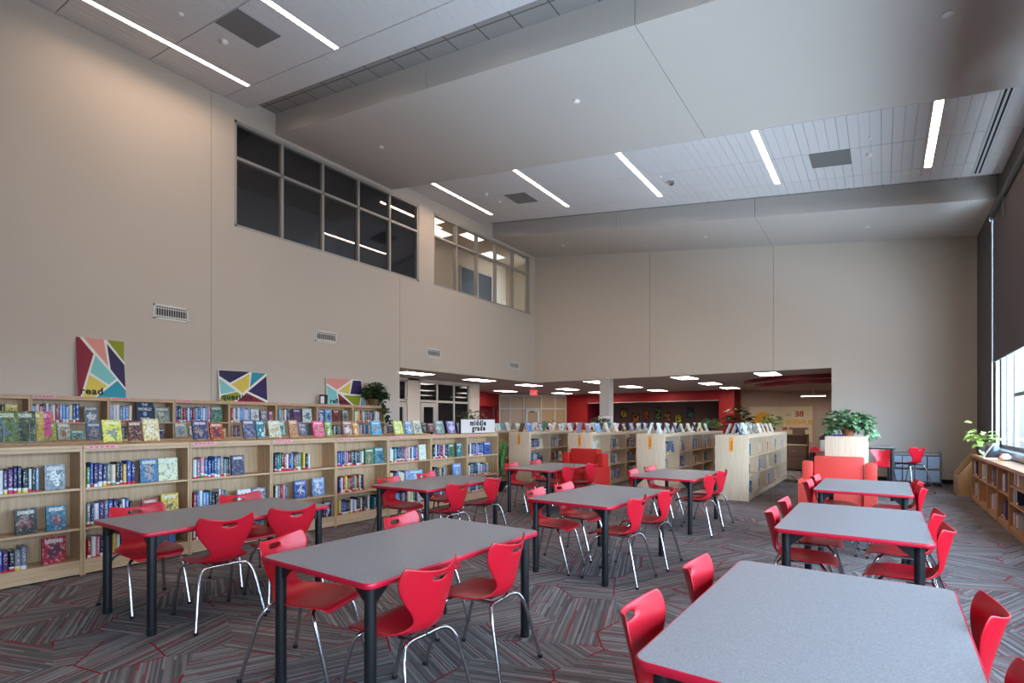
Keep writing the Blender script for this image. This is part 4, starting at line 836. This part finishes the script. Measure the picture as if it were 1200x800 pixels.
# ---------------------------------------------------------------- tables
def rounded(w_, l_, r, n=6):
    out = []
    for cx2, cy2, a0 in ((w_/2-r, l_/2-r, 0), (-w_/2+r, l_/2-r, PI/2), (-w_/2+r, -l_/2+r, PI), (w_/2-r, -l_/2+r, 1.5*PI)):
        for k in range(n+1): a = a0+PI/2*k/n; out.append((cx2+r*math.cos(a), cy2+r*math.sin(a)))
    return out
def make_table(W_=.92, L_=1.52, H_=.74, name='library_table', r=.05):
    o = thing(name, '', 'table')
    P = rounded(W_, L_, r); I = rounded(W_-.008, L_-.008, r-.004)
    MB().prism(I, 2, H_-.028, H_).build('tabletop', M['laminate'], o)
    b = MB(); n = len(P); prof = ((0, H_-.03), (.003, H_-.026), (.003, H_-.005), (0, H_-.0005)); rings = []
    for d_, z in prof: rings.append([(x*(1+d_/abs(W_/2)), y*(1+d_/abs(L_/2)), z) for x, y in P])
    rings.append([(x, y, H_-.0005) for x, y in I]); rings.insert(0, [(x, y, H_-.03) for x, y in I])
    vs = [q for R_ in rings for q in R_]
    b.add(vs, [(i*n+k, i*n+(k+1) % n, (i+1)*n+(k+1) % n, (i+1)*n+k) for i in range(len(rings)-1) for k in range(n)], 0, True); b.build('edge_band', M['red_edge'], o)
    for sx in (-1, 1):
        for sy in (-1, 1):
            x, y = sx*(W_/2-.075), sy*(L_/2-.075); b = MB()
            b.tube([(x, y, .02), (x, y, H_-.03)], .03, 14)
            for (ax, ay) in ((-sx, 0), (0, -sy)):
                px_, py_ = -ay*.006 or .0, ax*.006
                A = Vector((x, y, 0)); D = Vector((ax, ay, 0)); N = Vector((ay, ax, 0))*.012
                q = [A+D*.02+Vector((0, 0, H_-.13)), A+D*.02+Vector((0, 0, H_-.029)), A+D*.14+Vector((0, 0, H_-.029))]
                b.add([p_-N for p_ in q]+[p_+N for p_ in q], [(0, 1, 2), (5, 4, 3), (0, 1, 4, 3), (1, 2, 5, 4), (2, 0, 3, 5)])
            lg = b.build('leg', M['black'], o)
            MB().lathe([(.024, 0), (.03, .004), (.031, .03), (.03, .05)], 14, (x, y)).build('foot', M['rubber'], lg)
    b = MB(); b.box((-W_/2+.09, -L_/2+.1, H_-.055), (-W_/2+.12, L_/2-.1, H_-.029)); b.box((W_/2-.12, -L_/2+.1, H_-.055), (W_/2-.09, L_/2-.1, H_-.029)); b.build('under_rail', M['black'], o)
    return o
TB = [(-4.63, 2.29, .02, 'left', 0), (-2.445, 2.42, 0, 'middle', 0), (-4.67, 5.07, .035, 'left', 1), (-2.45, 5.18, -.035, 'middle', 1), (-4.7, 7.9, -.03, 'left', 2), (-2.5, 7.86, .005, 'middle', 2), (-.2, 2.39, -.012, 'right', 0), (-.19, 4.99, 0, 'right', 1), (-.19, 7.66, -.005, 'right', 2)]
rowd = {'left': 'left row by the bookcases', 'middle': 'middle row', 'right': 'right row by the window'}
T0 = make_table()
for i, (x, y, a, row, k) in enumerate(TB):
    t_ = T0 if i == 0 else dup(T0); t_.location = (x, y, 0); t_.rotation_euler = (0, 0, a); t_['group'] = 'grey tables with red edges'
    t_['label'] = 'grey table with red edge, %s from the camera in the %s' % (['nearest', 'second', 'farthest'][k], rowd[row])

# ---------------------------------------------------------------- chairs
def make_chair(name='shell_chair', cat='chair', sh=0.0, legs='chair'):
    o = thing(name, '', cat)
    prof = [(.242, .41, .15, 0), (.245, .43, .175, 0), (.215, .447, .2, .004), (.13, .45, .218, .012), (.03, .442, .222, .022), (-.06, .437, .215, .03), (-.12, .44, .185, .034), (-.165, .458, .145, .034), (-.195, .495, .112, .03), (-.206, .54, .112, .03), (-.212, .585, .138, .036), (-.222, .635, .174, .058), (-.234, .685, .2, .074), (-.244, .728, .21, .082), (-.250, .752, .211, .084), (-.258, .785, .208, .084), (-.266, .815, .196, .08), (-.269, .825, .186, .076)]
    prof = [(x, z if z < .495 else .495+(z-.495)*.89, hw, cv) for x, z, hw, cv in prof]
    us = [-1, -.82, -.56, -.24, 0, .24, .56, .82, 1]; nv = len(us); vs = []; fs = []
    for i, (x, z, hw, cv) in enumerate(prof):
        a = prof[max(i-1, 0)]; c = prof[min(i+1, len(prof)-1)]; tx, tz = c[0]-a[0], c[1]-a[1]; l = math.hypot(tx, tz); nx, nz_ = tz/l, -tx/l   # toward the sitter
        for u_ in us:
            k = cv*u_*u_; dip = -.012*(1-u_*u_) if i >= len(prof)-2 else 0
            vs.append((x+nx*k, hw*u_, z+nz_*k+dip+sh))
    for i in range(len(prof)-1):
        for j in range(nv-1):
            if i == 14 and j in (3, 4): continue
            fs.append((i*nv+j, i*nv+j+1, (i+1)*nv+j+1, (i+1)*nv+j))
    b = MB(); b.add(vs, fs, 0, True); s_ = b.build('seat_shell', M['red_plastic'], o)
    bm = bmesh.new(); bm.from_mesh(s_.data); bmesh.ops.recalc_face_normals(bm, faces=bm.faces); bm.to_mesh(s_.data); bm.free()
    m1 = s_.modifiers.new('a', 'SOLIDIFY'); m1.thickness = .009; m1.offset = 0
    m2 = s_.modifiers.new('b', 'SUBSURF'); m2.levels = 1; m2.render_levels = 1
    bake(s_)
    for p_ in s_.data.polygons: p_.use_smooth = True
    H2 = .425+sh; k2 = 1+sh*.9
    for s2 in (-1, 1):
        for pts, nm_ in (([(-.15, s2*.006, H2), (-.15, s2*.1, H2), (-.165, s2*.16, H2-.012), (-.19, s2*.19, H2-.06), (-.215, s2*.205, H2-.14), (-.285*k2, s2*.245*k2, .012)], 'r'), ([(.13, s2*.006, H2), (.13, s2*.1, H2), (.15, s2*.165, H2-.012), (.175, s2*.19, H2-.05), (.2, s2*.196, H2-.12), (.285*k2, s2*.205*k2, .012)], 'f')):
            q = spline(pts[:5], 4)+[Vector(pts[5])]
            lg = MB().tube(q, .0115, 8).build('leg', M['chrome'], o)
            f = pts[5]; MB().lathe([(.014, 0), (.016, .004), (.015, .02)], 10, (f[0], f[1])).build('glide', M['rubber'], lg)
    for s2 in (-1, 1): MB().tube([(-.15, s2*.1, H2), (.13, s2*.1, H2)], .009, 6).build('seat_rail', M['chrome'], o)
    MB().box((-.1, -.05, H2), (.08, .05, H2+.012)).build('mount_plate', M['rubber'], o)
    if legs == 'stool':
        z = .2; f = lambda p0, p1: (p0[0]+(p1[0]-p0[0])*(1-z/H2), p0[1]+(p1[1]-p0[1])*(1-z/H2), z)
        c4 = [f((-.215, s2*.205), (-.285*k2, s2*.245*k2)) for s2 in (-1, 1)]+[f((.2, s2*.196), (.285*k2, s2*.205*k2)) for s2 in (1, -1)]
        MB().tube([c4[0], c4[1], c4[2], c4[3], c4[0]], .009, 6).build('foot_ring', M['chrome'], o)
    return o
CH = make_chair(); first = True; cr = random.Random(3)
# along-table offset and turn of each chair: (table, side, which)
CY_ = {(0, 1, 0): -.23, (0, 1, 1): .33, (0, -1, 0): -.42, (0, -1, 1): .46, (1, 1, 0): -.46, (1, 1, 1): .2, (1, -1, 0): -.48, (1, -1, 1): .44, (3, 1, 0): -.38, (3, 1, 1): .34, (3, -1, 0): -.42, (3, -1, 1): .18, (6, -1, 0): -.39, (6, -1, 1): .35, (6, 1, 0): -.4, (6, 1, 1): .36, (7, -1, 0): -.25, (7, -1, 1): .44, (5, 1, 0): -.42, (5, 1, 1): .3}
CR = {(0, 1, 0): -.11, (0, 1, 1): -.15, (1, 1, 0): .02, (1, 1, 1): .09, (1, -1, 0): .34, (1, -1, 1): .15, (3, 1, 0): .04, (3, 1, 1): .07, (3, -1, 0): .12, (6, -1, 0): .05, (6, -1, 1): .05}
def chair_at(x, y, rz, label, grp='red chairs around the tables'):
    global first
    c = CH if first else dup(CH); first = False
    c.location = (x, y, 0); c.rotation_euler = (0, 0, rz); c['label'] = label; c['group'] = grp
for ti, (tx, ty, ta, row, k) in enumerate(TB):
    for sx in (-1, 1):
        for q in (0, 1):
            off = CY_.get((ti, sx, q), (-.36, .36)[q]+cr.uniform(-.04, .04))
            dx_ = sx*(.46-.085+cr.uniform(-.02, .02)) if ti < 6 else sx*((.325 if sx == 1 else .335) if ti > 6 else (.325 if sx == 1 else .37))
            if (ti, sx, q) == (1, -1, 0): dx_ = -.42
            rz = (PI if sx == 1 else 0)+ta+CR.get((ti, sx, q), cr.uniform(-.08, .08))
            side = {-1: 'bookcase', 1: 'window'}[sx]
            chair_at(tx+dx_-ta*off, ty+off, rz, 'red chair, %s of two on the %s side, %s table in the %s row' % (['nearer', 'farther'][q], side, ['nearest', 'second', 'farthest'][k], row))

# ---------------------------------------------------------------- sofas
def sofa(loc, m_, label, w_=1.08, rz=0):
    """high-backed lounge seat, front faces -Y"""
    o = thing('lounge_sofa', label, 'sofa', loc, rz); a = w_/2
    MB().cbox((-a+.16, -.02, .1), (a-.16, .62, .44), .03).build('seat_base', m_, o)
    MB().cbox((-a+.17, -.05, .42), (a-.17, .5, .54), .035).build('seat_cushion', m_, o)
    b = MB(); b.cbox((-a+.18, .48, .3), (a-.18, .68, .92), .03); b.build('backrest', m_, o)
    for s_ in (-1, 1):
        b = MB(); x0, x1 = sorted((s_*a, s_*(a-.17)))
        b.prism([(-.08, .08), (.7, .08), (.7, .55), (.02, .55), (-.08, .5)], 0, x0, x1); w2 = b.build('armrest', m_, o)
        b = MB(); b.cbox((x0+.003, .42, .5), (x1-.003, .66, .83), .035); b.build('wing', m_, o)
    for sx in (-1, 1):
        for y in (.0, .6): MB().lathe([(.025, 0), (.028, .1)], 10, (sx*(a-.08), y)).build('foot', M['black'], o)
    return o
sofa((-.61, 9.98, 0), M['sofa_coral'], 'coral high backed lounge seat before the maple bookcase with the plant')
sofa((-5.38, 9.9, 0), M['sofa_red'], 'red high backed lounge seat between the left tables and shelf rows', 1.04, -.06)

# ---------------------------------------------------------------- bar tables, stools, cart
def bar_table(x0, x1, y0, y1, h_, label, em='black'):
    o = thing('bar_table', label, 'table', ((x0+x1)/2, (y0+y1)/2, 0)); a, c = (x1-x0)/2, (y1-y0)/2
    MB().prism(rounded(a*2-.008, c*2-.008, .03), 2, h_-.03, h_).build('tabletop', M['laminate'], o)
    b = MB(); P = rounded(a*2, c*2, .033); I = rounded(a*2-.012, c*2-.012, .03); n = len(P)
    vs = [(*p_, z) for R_, z in ((P, h_-.031), (P, h_-.001), (I, h_-.001), (I, h_-.031)) for p_ in R_]
    b.add(vs, [(i*n+k, i*n+(k+1) % n, ((i+1) % 4)*n+(k+1) % n, ((i+1) % 4)*n+k) for i in range(4) for k in range(n)]); b.build('edge_band', M[em], o)
    for sx in (-1, 1):
        for sy in (-1, 1):
            lg = MB().tube([(sx*(a-.05), sy*(c-.05), .02), (sx*(a-.05), sy*(c-.05), h_-.03)], .03, 12).build('leg', M['black'], o)
            MB().lathe([(.026, 0), (.032, .03)], 10, (sx*(a-.05), sy*(c-.05))).build('foot', M['rubber'], lg)
bar_table(-.78, .2, 12.35, 13.0, 1.01, 'dark tall table behind the maple bookcase, its black leg at right')
bar_table(-.62, .16, 14.0, 14.9, .95, 'grey tall table by the back wall beside the red stool', 'steel')
bar_table(-1.33, -.5, 13.15, 13.85, .87, 'tall table with red edge left of the maple bookcase', 'red_edge')
ST = make_chair('bar_stool', 'stool', .17, 'stool'); ST.location = (.47, 14.3, 0); ST.rotation_euler = (0, 0, PI-.75); tag(ST, 'red shell stool beside the steel cart at the back wall', 'stool', 'red shell stools')
s2_ = dup(ST, (-.02, 13.5, 0), -PI/2-.05, 'red shell stool behind the dark tall table')
o = thing('storage_cart', 'grey wire cart of blue plastic bins against the back wall', 'cart', (.62, 15.9, 0))
for sx in (-.48, .48):
    for sy in (-.22, .22): MB().tube([(sx, sy, .05), (sx, sy, .8)], .014, 8).build('post', M['steel'], o)
for z in (.1, .42, .76): MB().box((-.49, -.23, z), (.49, .23, z+.02)).build('shelf', M['steel'], o)
for z in (.12, .44):
    for k in range(4): MB().prism([(-.46+.235*k, z), (-.25+.235*k, z), (-.245+.235*k, z+.26), (-.465+.235*k, z+.26)], 1, -.2, .2).build('bin', M['bin'], o)
for sx in (-.48, .48):
    for sy in (-.22, .22): b = MB(); b.tube([(sx-.012, sy, .03), (sx+.012, sy, .03)], .03, 12); b.build('caster', M['rubber'], o)
# things on the red-edged tall table
zt_ = .871
o = thing('drawer_organizer', 'beige drawer organizer on the tall table left of the maple bookcase', 'organizer', (-1.0, 13.5, zt_)); MB().box((-.12, -.16, 0), (.12, .16, .24)).build('body', M['beige'], o)
for k in range(4): dw = MB().box((-.11, -.168, .01+.057*k), (.11, -.16, .06+.057*k)).build('drawer', M['beige'], o); MB().box((-.03, -.176, .03+.057*k), (.03, -.168, .04+.057*k)).build('handle', M['black'], dw)
o = thing('receipt_printer', 'black printer on top of the beige drawer organizer', 'printer', (-1.0, 13.5, zt_+.241)); MB().prism([(-.14, 0), (.14, 0), (.14, .13), (.0, .16), (-.14, .06)], 1, -.12, .12).build('body', M['black'], o); MB().box((-.06, -.1, .155), (.08, .1, .165)).build('lid', M['rubber'], o)
o = thing('tape_dispenser', 'red desk items beside the beige drawer organizer', 'stationery', (-1.22, 13.28, zt_)); MB().prism([(-.09, 0), (.1, 0), (.09, .05), (.03, .1), (-.03, .09), (-.09, .03)], 1, -.04, .04).build('body', M['red_edge'], o); MB().lathe([(.03, .03), (.03, .06)], 10, (.03, 0)).build('roll', M['black'], o)
o = thing('paper_stack', 'stack of white papers on the tall table with red edge', 'papers', (-1.2, 13.66, zt_)); MB().box((-.11, -.14, 0), (.11, .14, .03)).build('sheets', M['paper'], o); MB().box((-.1, -.15, .03), (.09, .11, .036)).build('top_sheet', M['white'], o)
o = thing('purple_cloth', 'folded purple cloth beside the plant on the maple bookcase', 'cloth', (-.66, 10.93, 1.256)); MB().cbox((-.12, -.08, 0), (.1, .08, .018), .006).build('fold', M['purple'], o); MB().cbox((-.06, -.09, .016), (.12, .05, .03), .005).build('upper_fold', M['purple'], o)

# ---------------------------------------------------------------- slanted book bin, things on the window case
o = thing('book_browser_bin', 'slanted honey wood book bin in the corner by the window', 'book bin', (1.26, 14.04, 0))
for y in (0, .88): MB().prism([(0, 0), (.5, 0), (.5, 1.05), (.44, 1.05), (0, .42)], 1, y, y+.03).build('side_panel', M['honey'], o)
MB().box((.0, .03, 0), (.025, .88, .4)).build('front_panel', M['honey'], o); MB().box((.46, .03, 0), (.5, .88, 1.03)).build('back_panel', M['honey'], o)
MB().add([(.05, .03, .35), (.46, .03, .9), (.46, .88, .9), (.05, .88, .35), (.07, .03, .33), (.48, .03, .88), (.48, .88, .88), (.07, .88, .33)], [(0, 1, 2, 3), (7, 6, 5, 4), (0, 3, 7, 4), (1, 2, 6, 5), (0, 1, 5, 4), (3, 2, 6, 7)]).build('slanted_tray', M['walnut'], o)
def leaf(b, p, d, n, l, w_, mi=0):
    d = Vector(d).normalized(); s_ = d.cross(Vector(n)); s_ = s_.normalized() if s_.length > 1e-4 else Vector((1, 0, 0)); n = s_.cross(d)
    p = Vector(p); m1, m2 = p+d*l*.35+n*l*.06, p+d*l*.7
    b.add([p, m1-s_*w_*.5+n*w_*.12, m1, m1+s_*w_*.5+n*w_*.12, m2-s_*w_*.36, m2-n*l*.04, m2+s_*w_*.36, p+d*l-n*l*.16], [(0, 2, 1), (0, 3, 2), (1, 2, 5, 4), (2, 3, 6, 5), (4, 5, 7), (5, 6, 7)], mi, True)
def bushy(label, loc, rad, hgt, n, ll, lm, potm, pr_=.1, ph=.14, trail=None, seed=1, name='potted_plant', xmin=-9):
    r = random.Random(seed); o = thing(name, label, 'plant', loc)
    b = MB(); b.lathe([(pr_*.75, 0), (pr_, ph*.95), (pr_*1.06, ph), (pr_*.9, ph), (pr_*.85, ph*.9)], 14); b.build('pot', potm, o)
    b = MB(); st = MB()
    for k in range(n):
        a = r.uniform(0, 2*PI); e = r.random()**.7; q = r.uniform(.25, 1)
        p = Vector((math.cos(a)*rad*q*math.sqrt(1-(.2*e)**2), math.sin(a)*rad*q, ph+hgt*e*(1-.55*q*q)+.0))
        d = Vector((math.cos(a), math.sin(a), r.uniform(-.5, .6)))
        if p.x < xmin+ll*.8: d.x = abs(d.x); p.x = max(p.x, xmin+.02)
        leaf(b, p, d, (r.uniform(-.4, .4), r.uniform(-.4, .4), 1), ll*r.uniform(.7, 1.2), ll*r.uniform(.5, .75))
        if k % 9 == 0: st.tube([(0, 0, ph*.9), (p.x*.5, p.y*.5, (p.z+ph)*.5+.02), p], .003, 5)
    for (tx, ty, tz, m_) in (trail or []):
        for k in range(m_):
            q = k/m_; p = Vector((tx*q+r.uniform(-.05, .05), ty*q+r.uniform(-.07, .07), ph+tz*q*q+.1*math.sin(q*PI)+r.uniform(-.05, .05)))
            leaf(b, p, (r.uniform(-1, 1), r.uniform(-1, 1), r.uniform(-.9, .2)), (r.uniform(-.5, .5), r.uniform(-.5, .5), 1), ll, ll*.62)
    b.build('foliage', lm, o); st.build('stems', lm, o); return o
bushy('leafy trailing plant at the right end of the wall bookcases', (XL+.3, 8.8, 1.906), .3, .42, 330, .13, M['leaf_dark'], M['wicker'], .13, .16, [(.12, .45, -.8, 110), (.1, .3, .1, 60)], 3, xmin=-.19)
bushy('variegated bushy plant on the maple bookcase behind the coral sofa', (-.5, 10.98, 1.256), .3, .34, 260, .15, M['leaf_var'], M['terracotta'], .1, .13, [(.4, -.05, -.12, 40), (-.3, -.05, -.1, 25)], 4)
bushy('green bushy plant at the far end of the shelf row nearest the window', (-2.4, 15.35, 1.256), .26, .36, 90, .12, M['leaf_mid'], M['black'], .1, .1, None, 5)
bushy('green plant at the far end of the second shelf row', (-3.95, 15.3, 1.256), .22, .28, 60, .12, M['leaf_mid'], M['black'], .08, .09, None, 6)
bushy('green plant beside the NEW sign at the column', (-7.28, 15.2, 1.256), .24, .34, 80, .11, M['leaf_dark'], M['black'], .09, .1, None, 7)
bushy('low spreading plant on the shelf row before the storefront', (-9.0, 15.0, 1.256), .45, .22, 70, .12, M['leaf_mid'], M['black'], .09, .08, None, 8)
bushy('dark spiky plant before the far brown wall', (-5.2, 24.5, 1.0), .55, 1.0, 90, .3, M['leaf_dark'], M['black'], .18, .2, None, 9)
bushy('dark green plant behind the middle grade sign', (-8.62, 10.6, 1.256), .4, .5, 90, .13, M['leaf_dark'], M['black'], .1, .1, None, 10)
MB().lathe([(.16, 0), (.2, .5), (.2, 1.0)], 16, (-5.2, 24.5)).build('plant_stand', M['walnut'])
tag(bpy.data.objects['plant_stand'], 'brown round stand under the dark spiky plant', 'plant stand')
# long-bladed floor plant at the end of the low bookcases
o = thing('floor_plant', 'tall plant with long green blades at the end of the low bookcases', 'plant', (-6.78, 9.3, 0)); MB().lathe([(.1, 0), (.13, .22), (.14, .24), (.11, .24)], 14).build('pot', M['black'], o)
r = random.Random(2); b = MB()
for k in range(16):
    a = r.uniform(0, 2*PI); h = r.uniform(.5, .95); rr = r.uniform(.08, .3); P = [Vector((0, 0, .22)), Vector((math.cos(a)*rr*.3, math.sin(a)*rr*.3, .22+h*.6)), Vector((math.cos(a)*rr, math.sin(a)*rr, .22+h))]
    S_ = spline(P, 4); s_ = Vector((-math.sin(a), math.cos(a), 0)); n = len(S_); ws = [.028*math.sin(PI*(.25+.75*i/(n-1)))+.002 for i in range(n)]
    b.add([q for i, p_ in enumerate(S_) for q in (p_-s_*ws[i], p_+s_*ws[i])], [(2*i, 2*i+1, 2*i+3, 2*i+2) for i in range(n-1)], 0, True)
b.build('blades', M['leaf_mid'], o)
# window case top: lime plant, dark book display, white card, small figurine
o = bushy('lime green trailing plant at the far end of the window bookcases', (1.52, 13.1, .89), .24, .3, 26, .16, M['leaf_lime'], mat('slate_pot', (74, 76, 90), .5), .1, .16, [(-.3, .1, .5, 7), (-.2, -.3, .25, 8)], 12)
o = thing('glass_jar', 'dark glass jar on the window bookcase beside the lime plant', 'jar', (1.56, 12.35, .89)); MB().lathe([(.09, 0), (.1, .02), (.1, .17), (.08, .2)], 16).build('jar_body', mat('smoked_glass', (60, 66, 76), .15), o); MB().lathe([(.082, .2), (.085, .24)], 16).build('lid', M['steel'], o)
o = thing('card_holder', 'white slanted card standing on the window bookcase', 'card holder', (1.5, 11.85, .89)); MB().add([(-.12, -.005, 0), (.02, -.005, .26), (.02, .14, .26), (-.12, .14, 0), (-.115, -.005, 0), (.028, -.005, .26), (.028, .14, .26), (-.115, .14, 0)], [(0, 1, 2, 3), (7, 6, 5, 4), (0, 4, 5, 1), (3, 2, 6, 7), (1, 5, 6, 2), (0, 3, 7, 4)]).build('card', M['paper'], o); MB().box((-.12, -.005, 0), (.08, .14, .006)).build('base', M['white'], o)
o = thing('soft_toy', 'small white and red ornament by the white card', 'ornament', (1.6, 11.4, .89)); MB().lathe([(.03, 0), (.07, .02), (.075, .06), (.04, .1), (.02, .11)], 12).build('body', M['paper'], o); MB().lathe([(.0, .0), (.045, .02), (.05, .06), (.02, .1), (.0, .1)], 12, (-.03, .11)).build('red_top', M['red_plastic'], o)
